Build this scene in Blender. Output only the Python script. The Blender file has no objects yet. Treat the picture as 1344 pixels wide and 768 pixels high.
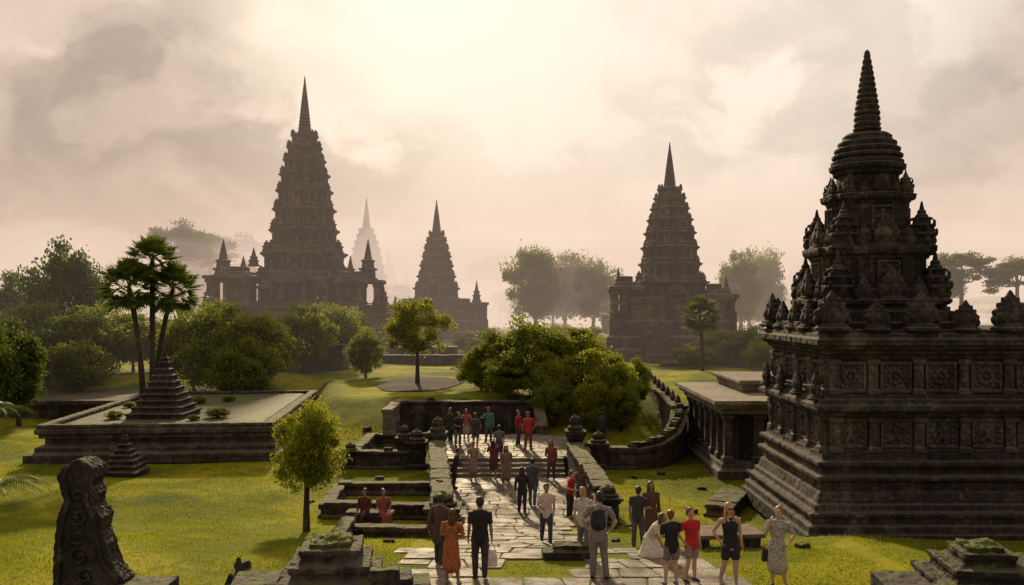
import bpy,bmesh,math,random
import numpy as np
from mathutils import Vector,Matrix
random.seed(7); RNG=np.random.default_rng(7)
scene=bpy.context.scene; COL=scene.collection
scene.view_settings.view_transform='Standard'
try: scene.view_settings.look='None'
except Exception: pass
# ------------------------------------------------------------ node helpers
def newmat(name):
    m=bpy.data.materials.new(name); m.use_nodes=True
    nt=m.node_tree; nt.nodes.clear()
    return m,nt,nt.nodes,nt.links
def N(nt,t,**kw):
    n=nt.nodes.new(t)
    for k,v in kw.items():
        if k in n.inputs: n.inputs[k].default_value=v
        else: setattr(n,k,v)
    return n
def ramp(nt,fac,stops):
    r=nt.nodes.new('ShaderNodeValToRGB'); nt.links.new(fac,r.inputs[0])
    e=r.color_ramp.elements
    while len(e)<len(stops): e.new(0.5)
    for el,(p,c) in zip(e,stops):
        el.position=p; el.color=(*c,1) if len(c)==3 else c
    return r.outputs[0]
def mixc(nt,fac,a,b,mode='MIX'):
    m=nt.nodes.new('ShaderNodeMix'); m.data_type='RGBA'; m.blend_type=mode
    for s,v in ((m.inputs[0],fac),(m.inputs[6],a),(m.inputs[7],b)):
        if hasattr(v,'is_output'): nt.links.new(v,s)
        elif isinstance(v,(int,float)): s.default_value=v
        else: s.default_value=(*v,1)
    return m.outputs[2]
def math_(nt,op,a,b=0.0,clamp=False):
    m=nt.nodes.new('ShaderNodeMath'); m.operation=op; m.use_clamp=clamp
    for s,v in ((m.inputs[0],a),(m.inputs[1],b)):
        if hasattr(v,'is_output'): nt.links.new(v,s)
        else: s.default_value=v
    return m.outputs[0]
def noise_(nt,vec,scale,detail=5,rough=.55,dist=0.0):
    n=N(nt,'ShaderNodeTexNoise',Scale=scale,Detail=detail,Roughness=rough,Distortion=dist)
    if vec is not None: nt.links.new(vec,n.inputs['Vector'])
    return n.outputs['Fac']
def mapping(nt,vec,scale,loc=(0,0,0)):
    m=nt.nodes.new('ShaderNodeMapping'); m.inputs['Scale'].default_value=scale; m.inputs['Location'].default_value=loc
    nt.links.new(vec,m.inputs['Vector']); return m.outputs[0]
def maprange(nt,v,a,b,c=0.0,d=1.0,smooth=False):
    m=nt.nodes.new('ShaderNodeMapRange'); m.clamp=True
    if smooth: m.interpolation_type='SMOOTHSTEP'
    nt.links.new(v,m.inputs[0])
    for i,x in enumerate((a,b,c,d)): m.inputs[i+1].default_value=x
    return m.outputs[0]

def stone_mat(name,dark,mid,light,moss=.5,course=.3,brick=True,fine=7.0,rough=.85,mosscol=(.065,.08,.012)):
    m,nt,nd,lk=newmat(name)
    geo=nd.new('ShaderNodeNewGeometry'); P=geo.outputs['Position']
    n1=noise_(nt,P,.55,6,.6); n2=noise_(nt,P,fine,6,.65)
    st=noise_(nt,mapping(nt,P,(2.2,2.2,.25)),1.0,5,.6)
    a=math_(nt,'ADD',math_(nt,'MULTIPLY',n1,.4),math_(nt,'ADD',math_(nt,'MULTIPLY',n2,.35),math_(nt,'MULTIPLY',st,.35)))
    col=ramp(nt,a,[(.44,dark),(.56,mid),(.68,light)])
    li=noise_(nt,P,3.1,4,.7); lf=maprange(nt,li,.60,.70,0,.55)
    col=mixc(nt,lf,col,tuple(min(1,c*1.4) for c in light))
    height=math_(nt,'MULTIPLY',n2,.6)
    if brick:
        sep=nd.new('ShaderNodeSeparateXYZ'); lk.new(P,sep.inputs[0])
        cb=nd.new('ShaderNodeCombineXYZ')
        lk.new(math_(nt,'ADD',sep.outputs[0],sep.outputs[1]),cb.inputs[0]); lk.new(sep.outputs[2],cb.inputs[1])
        br=N(nt,'ShaderNodeTexBrick'); lk.new(cb.outputs[0],br.inputs['Vector'])
        br.inputs['Scale'].default_value=1.0; br.inputs['Mortar Size'].default_value=course*.045
        br.inputs['Mortar Smooth'].default_value=.4
        br.inputs['Brick Width'].default_value=course*2.1; br.inputs['Row Height'].default_value=course
        br.inputs['Color1'].default_value=(.65,.65,.65,1); br.inputs['Color2'].default_value=(1.2,1.17,1.12,1)
        br.inputs['Mortar'].default_value=(.35,.35,.35,1)
        col=mixc(nt,.85,col,br.outputs['Color'],'MULTIPLY')
        height=math_(nt,'SUBTRACT',height,math_(nt,'MULTIPLY',br.outputs['Fac'],.55))
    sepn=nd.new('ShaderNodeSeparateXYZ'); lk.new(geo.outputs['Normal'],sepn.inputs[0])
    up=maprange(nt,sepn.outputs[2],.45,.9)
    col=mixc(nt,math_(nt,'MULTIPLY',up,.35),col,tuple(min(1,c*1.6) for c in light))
    mf=math_(nt,'MULTIPLY',up,maprange(nt,noise_(nt,P,1.7,5,.6),.62-.3*moss,.72-.2*moss))
    mf=math_(nt,'MULTIPLY',mf,min(1,moss*1.6))
    col=mixc(nt,mf,col,mixc(nt,n2,mosscol,tuple(c*2.2 for c in mosscol)))
    bp=N(nt,'ShaderNodeBump',Strength=.9,Distance=.08); lk.new(height,bp.inputs['Height'])
    bs=N(nt,'ShaderNodeBsdfPrincipled',Roughness=rough); bs.inputs['Specular IOR Level'].default_value=.35
    lk.new(col,bs.inputs['Base Color']); lk.new(bp.outputs[0],bs.inputs['Normal'])
    o=nd.new('ShaderNodeOutputMaterial'); lk.new(bs.outputs[0],o.inputs[0])
    return m
def leaf_mat(name,dark,light,yellow,trans=.4):
    m,nt,nd,lk=newmat(name)
    geo=nd.new('ShaderNodeNewGeometry'); P=geo.outputs['Position']
    n=noise_(nt,P,.9,3,.5); r=geo.outputs['Random Per Island']
    c=ramp(nt,n,[(.35,dark),(.65,light)])
    c=mixc(nt,math_(nt,'MULTIPLY',math_(nt,'POWER',r,2.5),.7),c,yellow)
    bs=N(nt,'ShaderNodeBsdfPrincipled',Roughness=.55); lk.new(c,bs.inputs['Base Color'])
    bs.inputs['Specular IOR Level'].default_value=.3
    tr=nd.new('ShaderNodeBsdfTranslucent'); lk.new(mixc(nt,.5,c,yellow),tr.inputs['Color'])
    mx=N(nt,'ShaderNodeMixShader'); mx.inputs[0].default_value=trans
    lk.new(bs.outputs[0],mx.inputs[1]); lk.new(tr.outputs[0],mx.inputs[2])
    o=nd.new('ShaderNodeOutputMaterial'); lk.new(mx.outputs[0],o.inputs[0]); return m
def simple_mat(name,col,rough=.8,var=.25,scale=12,pattern=None,bump=.3):
    m,nt,nd,lk=newmat(name)
    tc=nd.new('ShaderNodeTexCoord'); P=tc.outputs['Object']
    n=noise_(nt,P,scale,4)
    c=mixc(nt,maprange(nt,n,.3,.7),tuple(x*(1-var) for x in col),tuple(min(1,x*(1+var)) for x in col))
    if pattern:
        v=N(nt,'ShaderNodeTexVoronoi',Scale=22.0); lk.new(P,v.inputs['Vector'])
        c=mixc(nt,maprange(nt,v.outputs['Distance'],.28,.36),pattern,c)
    bp=N(nt,'ShaderNodeBump',Strength=bump,Distance=.02); lk.new(noise_(nt,P,scale*.7,3),bp.inputs['Height'])
    bs=N(nt,'ShaderNodeBsdfPrincipled',Roughness=rough); lk.new(c,bs.inputs['Base Color']); lk.new(bp.outputs[0],bs.inputs['Normal'])
    o=nd.new('ShaderNodeOutputMaterial'); lk.new(bs.outputs[0],o.inputs[0]); return m
_mc={}
def cmat(kind,col,pattern=None):
    k=(kind,col,pattern)
    if k not in _mc:
        _mc[k]=simple_mat(kind,col,{'skin':.55,'hair':.5}.get(kind,.85),{'skin':.08}.get(kind,.22),{'hair':60,'skin':9}.get(kind,9),pattern)
    return _mc[k]

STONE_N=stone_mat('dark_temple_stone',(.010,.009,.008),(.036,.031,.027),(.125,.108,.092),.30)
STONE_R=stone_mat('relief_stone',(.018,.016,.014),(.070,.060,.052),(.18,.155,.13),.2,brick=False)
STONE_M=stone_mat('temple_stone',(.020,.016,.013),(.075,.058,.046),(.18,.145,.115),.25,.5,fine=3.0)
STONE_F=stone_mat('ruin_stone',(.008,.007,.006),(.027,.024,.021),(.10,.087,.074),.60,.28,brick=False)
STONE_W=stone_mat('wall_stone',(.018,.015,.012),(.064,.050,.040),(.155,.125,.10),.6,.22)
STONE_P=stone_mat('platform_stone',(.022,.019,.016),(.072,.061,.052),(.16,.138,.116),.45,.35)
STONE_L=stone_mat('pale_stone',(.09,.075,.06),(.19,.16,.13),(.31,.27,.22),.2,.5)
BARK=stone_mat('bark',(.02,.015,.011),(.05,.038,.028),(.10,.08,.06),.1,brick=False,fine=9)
LEAF_D=leaf_mat('leaf_dark',(.028,.052,.009),(.082,.130,.020),(.18,.23,.03),.45)
LEAF_M=leaf_mat('leaf_mid',(.058,.098,.011),(.155,.215,.024),(.34,.37,.035),.55)
LEAF_Y=leaf_mat('leaf_bright',(.075,.12,.010),(.20,.25,.022),(.44,.44,.035),.57)
LEAF_P=leaf_mat('leaf_palm',(.030,.058,.010),(.085,.135,.018),(.19,.25,.03),.45)
GRASSB=leaf_mat('grass_blade',(.09,.14,.006),(.24,.275,.010),(.44,.43,.014),.5)
DARK=simple_mat('painted_shade',(.007,.006,.005))  # near-black colour painted in for shade inside doors and niches

# ------------------------------------------------------------ mesh helpers
class MB:
    def __init__(s): s.v=[]; s.f=[]
    def add(s,v,f):
        o=len(s.v); s.v+= [tuple(p) for p in v]; s.f+=[tuple(i+o for i in q) for q in f]; return s
    def box(s,x0,x1,y0,y1,z0,z1,tx=0,ty=None):
        ty=tx if ty is None else ty
        v=[(x0,y0,z0),(x1,y0,z0),(x1,y1,z0),(x0,y1,z0),(x0+tx,y0+ty,z1),(x1-tx,y0+ty,z1),(x1-tx,y1-ty,z1),(x0+tx,y1-ty,z1)]
        return s.add(v,[(3,2,1,0),(4,5,6,7),(0,1,5,4),(1,2,6,5),(2,3,7,6),(3,0,4,7)])
    def rings(s,R,caps=True):
        n=len(R[0]); v=[p for r in R for p in r]; f=[]
        for k in range(len(R)-1):
            for i in range(n):
                j=(i+1)%n; f.append((k*n+i,k*n+j,(k+1)*n+j,(k+1)*n+i))
        if caps:
            f.append(tuple(reversed(range(n)))); f.append(tuple((len(R)-1)*n+i for i in range(n)))
        return s.add(v,f)
    def prof(s,poly,prof,cx=0,cy=0):
        return s.rings([[(cx+x*w,cy+y*w,z) for x,y in poly] for z,w in prof])
    def tube(s,pts,rads,n=10,side=(1,0,0)):
        pts=[Vector(p) for p in pts]; R=[]
        rads=[(r,r) if not isinstance(r,(tuple,list)) else r for r in rads]
        def ring(c,t,a,b):
            sd=Vector(side); 
            if abs(sd.dot(t))>.95: sd=Vector((0,1,0))
            u=(sd-t*sd.dot(t)).normalized(); w=t.cross(u)
            return [tuple(c+u*(a*math.cos(q))+w*(b*math.sin(q))) for q in [2*math.pi*i/n for i in range(n)]]
        L=len(pts)
        for i,p in enumerate(pts):
            t=(pts[min(i+1,L-1)]-pts[max(i-1,0)]).normalized(); a,b=rads[i]
            if i==0:
                R.append(ring(p-t*min(a,b)*.85,t,a*.35,b*.35)); R.append(ring(p-t*min(a,b)*.55,t,a*.8,b*.8))
            R.append(ring(p,t,a,b))
            if i==L-1:
                R.append(ring(p+t*min(a,b)*.55,t,a*.8,b*.8)); R.append(ring(p+t*min(a,b)*.85,t,a*.35,b*.35))
        return s.rings(R)
    def ell(s,c,r,n=12,m=8,rot=None):
        R=[]
        for k in range(m+1):
            ph=-math.pi/2+math.pi*(k+.02 if k==0 else (k-.02 if k==m else k))/m
            R.append([(r[0]*math.cos(ph)*math.cos(q),r[1]*math.cos(ph)*math.sin(q),r[2]*math.sin(ph)) for q in [2*math.pi*i/n for i in range(n)]])
        R=[[tuple((rot@Vector(p) if rot else Vector(p))+Vector(c)) for p in r_] for r_ in R]
        return s.rings(R)
    def obj(s,name,mat,parent=None,smooth=False,loc=(0,0,0)):
        me=bpy.data.meshes.new(name); me.from_pydata(s.v,[],s.f); me.update()
        if smooth: me.polygons.foreach_set('use_smooth',[True]*len(me.polygons))
        me.materials.append(mat)
        o=bpy.data.objects.new(name,me); COL.objects.link(o); o.location=loc
        if parent: o.parent=parent
        return o
def thing(name,label,cat,loc,rot=0,group=None):
    e=bpy.data.objects.new(name,None); COL.objects.link(e); e.location=loc; e.rotation_euler=(0,0,rot)
    e.empty_display_size=.3
    e['label']=label; e['category']=cat
    if group: e['group']=group
    return e
def tag(o,label,cat,group=None):
    o['label']=label; o['category']=cat
    if group: o['group']=group
    return o
_tex={}
def ctex(scale):
    if scale not in _tex:
        t=bpy.data.textures.new('clouds','CLOUDS'); t.noise_scale=scale; t.noise_depth=4; _tex[scale]=t
    return _tex[scale]
def erode(o,vox=.05,st=.06,sc=.5,smooth=False,coords='LOCAL'):
    r=o.modifiers.new('r','REMESH'); r.mode='VOXEL'; r.voxel_size=vox; r.use_smooth_shade=smooth
    if st:
        d=o.modifiers.new('d','DISPLACE'); d.texture=ctex(sc); d.strength=st; d.mid_level=.55
        d.texture_coords=coords
    return o
def bake(o):
    bpy.context.view_layer.update()
    dg=bpy.context.evaluated_depsgraph_get()
    me=bpy.data.meshes.new_from_object(o.evaluated_get(dg)); o.modifiers.clear(); o.data=me; return me
def part(name,mesh,parent,loc,scale=(1,1,1),rot=(0,0,0)):
    o=bpy.data.objects.new(name,mesh); COL.objects.link(o); o.parent=parent
    o.location=loc; o.scale=scale; o.rotation_euler=rot; return o
Q=[(1,.42),(.9,.42),(.9,.68),(.79,.68),(.79,.79),(.68,.79),(.68,.9),(.42,.9),(.42,1)]
RED=[]
for c_,s_ in ((1,0),(0,1),(-1,0),(0,-1)):
    for x,y in Q: RED.append((x*c_-y*s_,x*s_+y*c_))
CIR=[(math.cos(2*math.pi*i/24),math.sin(2*math.pi*i/24)) for i in range(24)]
SQ=[(1,1),(-1,1),(-1,-1),(1,-1)]

# ------------------------------------------------------------ terrain
def sm(t):
    t=np.clip(t,0,1); return t*t*(3-2*t)
def pn(y): return .4-1.3*sm((np.asarray(y,float)-20)/11)
def HT(x,y):
    x=np.asarray(x,float); y=np.asarray(y,float)
    c=sm((x+15)/4.5); s=61*(1-c)+46.5*c
    iw=(x>-6.7)&(x<1.6)
    s=np.where(iw,50.4,s); w=np.where(iw,2.4,8.5)
    z=pn(y)+1.9*sm((y-s)/w)
    z=z+.5*np.sin(x*.05+1)*np.sin(y*.045)*sm((y-75)/60)
    core=(x>-6.5)&(x<9)&(y<50.4)
    b=.07*np.sin(x*.9+np.sin(y*.7))*np.sin(y*.8+1)+.10*np.sin(x*.31+y*.23)
    z=z+np.where(core,0,b)*sm((abs(x+1)-5)/3+ (y>54)*1.0)
    return z
def hz(x,y): return float(HT(x,y))
xs=np.concatenate([-np.geomspace(900,31,22),np.arange(-30,26,.5),np.geomspace(26.5,900,22)])
ys=np.concatenate([[-60,-20,0,8],np.arange(12,72,.5),np.arange(72,200,4),np.geomspace(205,2200,18)])
X,Y=np.meshgrid(xs,ys); Z=HT(X,Y)
V=np.stack([X,Y,Z],-1).reshape(-1,3); nx=len(xs); ny=len(ys)
F=[(j*nx+i,j*nx+i+1,(j+1)*nx+i+1,(j+1)*nx+i) for j in range(ny-1) for i in range(nx-1)]
me=bpy.data.meshes.new('ground'); me.from_pydata(V.tolist(),[],F); me.update()
me.polygons.foreach_set('use_smooth',[True]*len(me.polygons))
m,nt,nd,lk=newmat('lawn')
geo=nd.new('ShaderNodeNewGeometry'); P=geo.outputs['Position']
a=noise_(nt,P,.17,6,.6,.6); b=noise_(nt,P,2.4,6,.68); b2=noise_(nt,P,28,3,.7)
c1=ramp(nt,a,[(.39,(.06,.10,.006)),(.5,(.175,.225,.009)),(.60,(.40,.38,.014))])
c2=mixc(nt,maprange(nt,b,.35,.7,0,.65),c1,mixc(nt,.5,c1,(.43,.40,.017)))
c2=mixc(nt,maprange(nt,noise_(nt,P,1.1,5,.65),.54,.66,0,.45),c2,(.06,.09,.012))
c3=mixc(nt,maprange(nt,b2,.4,.75,.0,.4),c2,(.07,.095,.006))
dirt=maprange(nt,noise_(nt,P,.5,6,.7),.64,.72,0,.55)
c4=mixc(nt,dirt,c3,(.13,.09,.04))
bp=N(nt,'ShaderNodeBump',Strength=.8,Distance=.08); lk.new(math_(nt,'ADD',b,b2),bp.inputs['Height'])
bs=N(nt,'ShaderNodeBsdfPrincipled',Roughness=.9); bs.inputs['Specular IOR Level'].default_value=.12
lk.new(c4,bs.inputs['Base Color']); lk.new(bp.outputs[0],bs.inputs['Normal'])
o=nd.new('ShaderNodeOutputMaterial'); lk.new(bs.outputs[0],o.inputs[0])
me.materials.append(m); g=bpy.data.objects.new('ground',me); COL.objects.link(g); g['kind']='structure'

# ------------------------------------------------------------ paving
def slab_mat():
    m,nt,nd,lk=newmat('flagstone')
    geo=nd.new('ShaderNodeNewGeometry'); P=geo.outputs['Position']; r=geo.outputs['Random Per Island']
    n=noise_(nt,P,1.6,6,.65); n2=noise_(nt,P,14,5,.7)
    c=ramp(nt,r,[(0,(.12,.10,.08)),(.5,(.20,.168,.135)),(1,(.28,.24,.195))])
    c=mixc(nt,maprange(nt,n,.42,.62,0,.65),c,(.075,.062,.05))
    c=mixc(nt,maprange(nt,n2,.4,.75,0,.4),c,(.30,.26,.215))
    c=mixc(nt,maprange(nt,noise_(nt,P,.9,4,.7),.54,.64,0,.5),c,(.085,.088,.028))
    bp=N(nt,'ShaderNodeBump',Strength=.9,Distance=.045); lk.new(math_(nt,'ADD',n,n2),bp.inputs['Height'])
    bs=N(nt,'ShaderNodeBsdfPrincipled'); lk.new(c,bs.inputs['Base Color']); lk.new(bp.outputs[0],bs.inputs['Normal'])
    bs.inputs['Specular IOR Level'].default_value=.34
    lk.new(maprange(nt,n,.35,.65,.46,.8),bs.inputs['Roughness'])
    o=nd.new('ShaderNodeOutputMaterial'); lk.new(bs.outputs[0],o.inputs[0]); return m
FLAG=slab_mat()
def paved(name,fx0,fx1,y0,y1,zf,skip=None):
    """uneven flagstones: joints wander because row ends are shifted at random and corners are chipped"""
    mb=MB(); rr=random.Random(int(y0*10)); y=y0
    while y<y1-.1:
        h=rr.uniform(.55,.95)
        if y+h>y1-.3: h=y1-y
        x0=fx0(y)-rr.uniform(0,.4); xe=fx1(y)+rr.uniform(0,.3); xsb=[x0]
        while xsb[-1]<xe-.5: xsb.append(min(xsb[-1]+rr.uniform(.5,1.3),xe))
        top=[(q+rr.uniform(-.14,.14),y+h) for q in xsb]; bot=[(q+rr.uniform(-.14,.14),y) for q in xsb]
        for i in range(len(xsb)-1):
            a,b_,c,d_=bot[i],bot[i+1],top[i+1],top[i]
            quads=[(a,b_,c,d_)]
            if rr.random()<.3:
                t=rr.uniform(.35,.65); t2=t+rr.uniform(-.12,.12); e_=(a[0]+(d_[0]-a[0])*t,a[1]+(d_[1]-a[1])*t); f_=(b_[0]+(c[0]-b_[0])*t2,b_[1]+(c[1]-b_[1])*t2)
                quads=[(a,b_,f_,e_),(e_,f_,c,d_)]
            for qd in quads:
                cx=sum(p[0] for p in qd)/4; cy=sum(p[1] for p in qd)/4
                if (skip and skip(cx,cy)) or rr.random()<.015: continue
                sh=lambda p,k:(p[0]+(cx-p[0])*k,p[1]+(cy-p[1])*k)
                k0=rr.uniform(.02,.05); dz=rr.uniform(-.012,.014); tl=[rr.uniform(-.008,.008) for _ in range(4)]
                P0=[sh(p,k0) for p in qd]
                P8_=[]
                for j in range(4):
                    p=P0[j]; pr=P0[j-1]; nx_=P0[(j+1)%4]; ch=rr.uniform(.03,.12)
                    P8_.append((p[0]+(pr[0]-p[0])*ch,p[1]+(pr[1]-p[1])*ch,tl[j])); P8_.append((p[0]+(nx_[0]-p[0])*ch,p[1]+(nx_[1]-p[1])*ch,tl[j]))
                zz=[float(zf(p[1]))+dz+p[2] for p in P8_]
                mb.rings([[(p[0],p[1],z-.10) for p,z in zip(P8_,zz)],[(p[0],p[1],z-.014) for p,z in zip(P8_,zz)],[(*sh(p,.045),z) for p,z in zip(P8_,zz)]])
        y+=h
    o=mb.obj(name,FLAG); o['kind']='structure'; return o
pz=lambda y: pn(y)+.03
SK=lambda x,y: (-.25<x<1.35 and 20.0<y<21.2)
paved('paved_forecourt',lambda y:-2.3-.05*(y-18),lambda y:5.0-.3*max(0,y-20.5),14,23.0,pz,SK)
paved('stone_path',lambda y:-1.55-.10*(y-23),lambda y:1.75+.07*(y-23),23.0,38.0,pz)
paved('paved_terrace',lambda y:-2.85,lambda y:2.6,39.65,46.3,lambda y:-.27)
mb=MB(); mb.box(-3.3,2.9,39.6,46.4,-1.2,-.30); o=mb.obj('terrace_bed',STONE_W); o['kind']='structure'
st=thing('stone_stairs','weathered grey stone stairs climbing to the paved terrace','stairs',(0,38,-.9))
for i in range(4):
    mb=MB(); mb.box(-2.85,2.3,i*.4,1.62,i*.15-.02 if i else -.1,(i+1)*.15+.02)
    erode(mb.obj('step',FLAG,st),.04,.05,.3)
mb=MB(); R=[]
for rr_ in (1.0,.7,.35,.02):
    R.append([( -6.5+3.0*rr_*math.cos(q)*(1+.1*math.sin(3*q)),61.5+5.2*rr_*math.sin(q), hz(-6.5+3.0*rr_*math.cos(q)*(1+.1*math.sin(3*q)),61.5+5.2*rr_*math.sin(q))+.05) for q in [2*math.pi*i/40 for i in range(40)]])
mb.rings(R,caps=False); o=mb.obj('soil_patch',simple_mat('soil',(.035,.021,.013),1.0,.5,3,bump=1)); o['kind']='structure'

# ------------------------------------------------------------ grass blades
def ok_grass(x,y):
    p=(x>-2.7)&(x<2.9)&(y>22)&(y<47)
    p|=(x>-2.5)&(x<5.2-.3*np.maximum(0,y-20.5))&(y<=23)&~((x>-.2)&(x<1.3)&(y>20.05)&(y<21.15))
    p|=(x>-24.5)&(x<-11.3)&(y>41)&(y<60)
    p|=(x>8.3)&(y>25.5)
    p|=(x>-7)&(x<1.7)&(y>46)&(y<50.6)
    return ~p
n=300000
yy=17+ (RNG.random(n)**1.35)*33; xx=(RNG.random(n)*2-1)*(yy*.62)
k=ok_grass(xx,yy)&(RNG.random(n)<.35+.65*np.clip(.5+.8*np.sin(xx*.9+1.7*np.sin(yy*.6))*np.sin(yy*.8+xx*.3),0,1)); xx=xx[k];yy=yy[k]; n=len(xx)
zz=HT(xx,yy)-.01
hh=(.02+.045*RNG.random(n)**2)*(1+yy/70); ang=RNG.random(n)*6.283; ww=.008+.0004*yy
dx=np.cos(ang)*ww; dy=np.sin(ang)*ww; lx=RNG.normal(0,.4,n)*hh; ly=RNG.normal(0,.4,n)*hh
V=np.empty((n,3,3)); V[:,0]=np.stack([xx-dx,yy-dy,zz],-1); V[:,1]=np.stack([xx+dx,yy+dy,zz],-1); V[:,2]=np.stack([xx+lx,yy+ly,zz+hh],-1)
def fastmesh(name,V,k,mat):
    n=V.shape[0]; me=bpy.data.meshes.new(name); me.vertices.add(n*k); me.vertices.foreach_set('co',V.reshape(-1).astype(np.float32))
    me.loops.add(n*k); me.loops.foreach_set('vertex_index',np.arange(n*k,dtype=np.int32))
    me.polygons.add(n); me.polygons.foreach_set('loop_start',np.arange(0,n*k,k,dtype=np.int32))
    try: me.polygons.foreach_set('loop_total',np.full(n,k,dtype=np.int32))
    except Exception: pass
    me.update(); me.validate(); me.materials.append(mat); return me
o=bpy.data.objects.new('grass',fastmesh('grass',V,3,GRASSB)); COL.objects.link(o); o['kind']='stuff'; o['label']='short sunlit yellow-green lawn grass'

# ------------------------------------------------------------ vegetation
def leaf_quads(C,size,aspect=1.6,droop=.0,rng=RNG):
    n=len(C); d=rng.normal(size=(n,3)); d[:,2]-=droop; d/=np.linalg.norm(d,axis=1)[:,None]
    e=rng.normal(size=(n,3)); s=np.cross(d,e); s/=np.linalg.norm(s,axis=1)[:,None]
    L=(size*(.6+.8*rng.random(n)))[:,None]
    V=np.empty((n,4,3)); V[:,0]=C-d*L*.5*aspect; V[:,1]=C+s*L*.5; V[:,2]=C+d*L*.5*aspect; V[:,3]=C-s*L*.5
    return V
def crown_mesh(seed,mat,nc=60,per=230,leaf=.036,cr=.27,inner=.45,kind='round'):
    rng=np.random.default_rng(seed); C=[]
    for i in range(nc):
        if kind=='umbrella':
            a=rng.random()*6.283; r=math.sqrt(rng.random())*.85; z=.75*(1-r*r)+rng.normal(0,.15)-.35-(.5 if rng.random()<.2 else 0)
            c=np.array([r*math.cos(a),r*math.sin(a),z]); rad=np.array([cr,cr,cr*.42])*(.6+.7*rng.random())
        else:
            d=rng.normal(size=3); d/=np.linalg.norm(d)
            r=(inner+(1-inner)*rng.random()**.6)*(1+.22*math.sin(d[0]*5+seed)*math.cos(d[1]*4+d[2]*3))
            c=d*r*.80
            lim=-.6 if kind=='round' else -.95
            if c[2]<lim: c[2]=lim+.15*rng.random()
            rad=np.array([cr,cr,cr*.75])*(.45+.85*rng.random())
        m=int(per*(.6+.8*rng.random())); p=rng.normal(size=(m,3)); p/=np.linalg.norm(p,axis=1)[:,None]
        p*=(rng.random(m)**.35*(1+.25*rng.normal(size=m)))[:,None]; C.append(c+p*rad)
    C=np.concatenate(C); return fastmesh('crown',leaf_quads(C,leaf,rng=rng),4,mat)
CR={'round':[crown_mesh(s,LEAF_M,85,215,.044,.28) for s in (1,2,3)],
    'dark':[crown_mesh(s,LEAF_D,85,215,.046,.29) for s in (4,5,6)],
    'bright':[crown_mesh(8,LEAF_Y,95,210,.040,.26,inner=.25),crown_mesh(9,LEAF_Y,80,200,.040,.26)],
    'bush':[crown_mesh(s,LEAF_M,105,210,.042,.25,inner=.55,kind='bush') for s in (21,22)],
    'brightbush':[crown_mesh(23,LEAF_Y,105,210,.042,.25,inner=.55,kind='bush')],
    'umbrella':[crown_mesh(s,LEAF_D,50,220,.042,.28,kind='umbrella') for s in (11,12)]}
tcount=[0]
def tree(x,y,top,w,kind='round',base=None,crownfrac=.7,label='leafy green tree standing on the lawn',name='tree',cat='tree',group=None):
    tcount[0]+=1; rr=random.Random(tcount[0]*13)
    z0=hz(x,y) if base is None else base; Ht=top-z0; ch=Ht*crownfrac
    e=thing(name,label,cat,(x,y,z0),rr.uniform(0,6.28),group)
    cz=Ht-ch/2; mb=MB(); tr=max(.06,Ht*.022)
    lean=rr.uniform(-.04,.04)*Ht
    fork=Vector((lean,0,max(.25*Ht,cz-ch*.35)))
    mb.tube([(0,0,-.2),(lean*.3,0,fork.z*.5),tuple(fork),(lean,0,cz)],[tr*1.5,tr*1.05,tr*.85,tr*.4],8)
    for i in range(7 if kind!='umbrella' else 10):
        a=i*2.4+rr.uniform(-.3,.3); r=w*.5*rr.uniform(.5,.8); zz_=cz+ch*rr.uniform(-.2,.25)
        m_=fork+(Vector((r*math.cos(a),r*math.sin(a),zz_))-fork)*.5+Vector((0,0,-.04*Ht))
        mb.tube([tuple(fork+Vector((0,0,rr.uniform(-.05,.1)*Ht))),tuple(m_),(r*math.cos(a),r*math.sin(a),zz_)],[tr*.55,tr*.35,tr*.12],6)
    mb.obj('trunk',BARK,e,True)
    ms=CR[kind]; dv={'umbrella':.75,'bush':.98,'brightbush':.98}.get(kind,.84)
    part('crown',ms[tcount[0]%len(ms)],e,(lean*.5,0,cz),(w*.5,w*.5*rr.uniform(.85,1.1),ch*.5/dv))
    return e
def at(px,d): return (px-672)/1164*d
def zt(py,d): return 6.5-(py-400)/1164*d
tcount[0]=1
tree(at(402,28),28,zt(528,28),2.75,'bright',crownfrac=.70,label='small rounded tree with bright sunlit leaves on the lawn')
tree(at(548,62),62,zt(392,62),5.2,'bright',crownfrac=.68,label='sunlit young tree standing in a patch of bare soil')
L1='dense green tree among the trees beside the temple lawn'
for px,d,py,w,k in [(85,76,326,7.8,'dark'),(18,82,366,5.4,'dark'),(130,70,398,8,'round'),(45,72,396,6.6,'round'),(62,66,432,6,'dark'),
    (175,72,410,6.2,'round'),(222,74,418,5.2,'round'),(8,60,428,5,'dark'),(25,54,442,3.8,'dark'),(-20,52,420,4.6,'dark'),(105,64,446,5,'round'),
    (298,63,393,7.4,'round'),(255,64,402,5.2,'round'),(347,65,412,5.2,'round'),(398,72,397,5.8,'round'),(438,78,400,5.4,'round'),(462,90,403,5,'round'),(320,60,440,5,'round')]:
    tree(at(px,d),d,zt(py,d),w,k,crownfrac=.88,label=L1)
L2='dense leafy green bush growing by the stone court'
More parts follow.
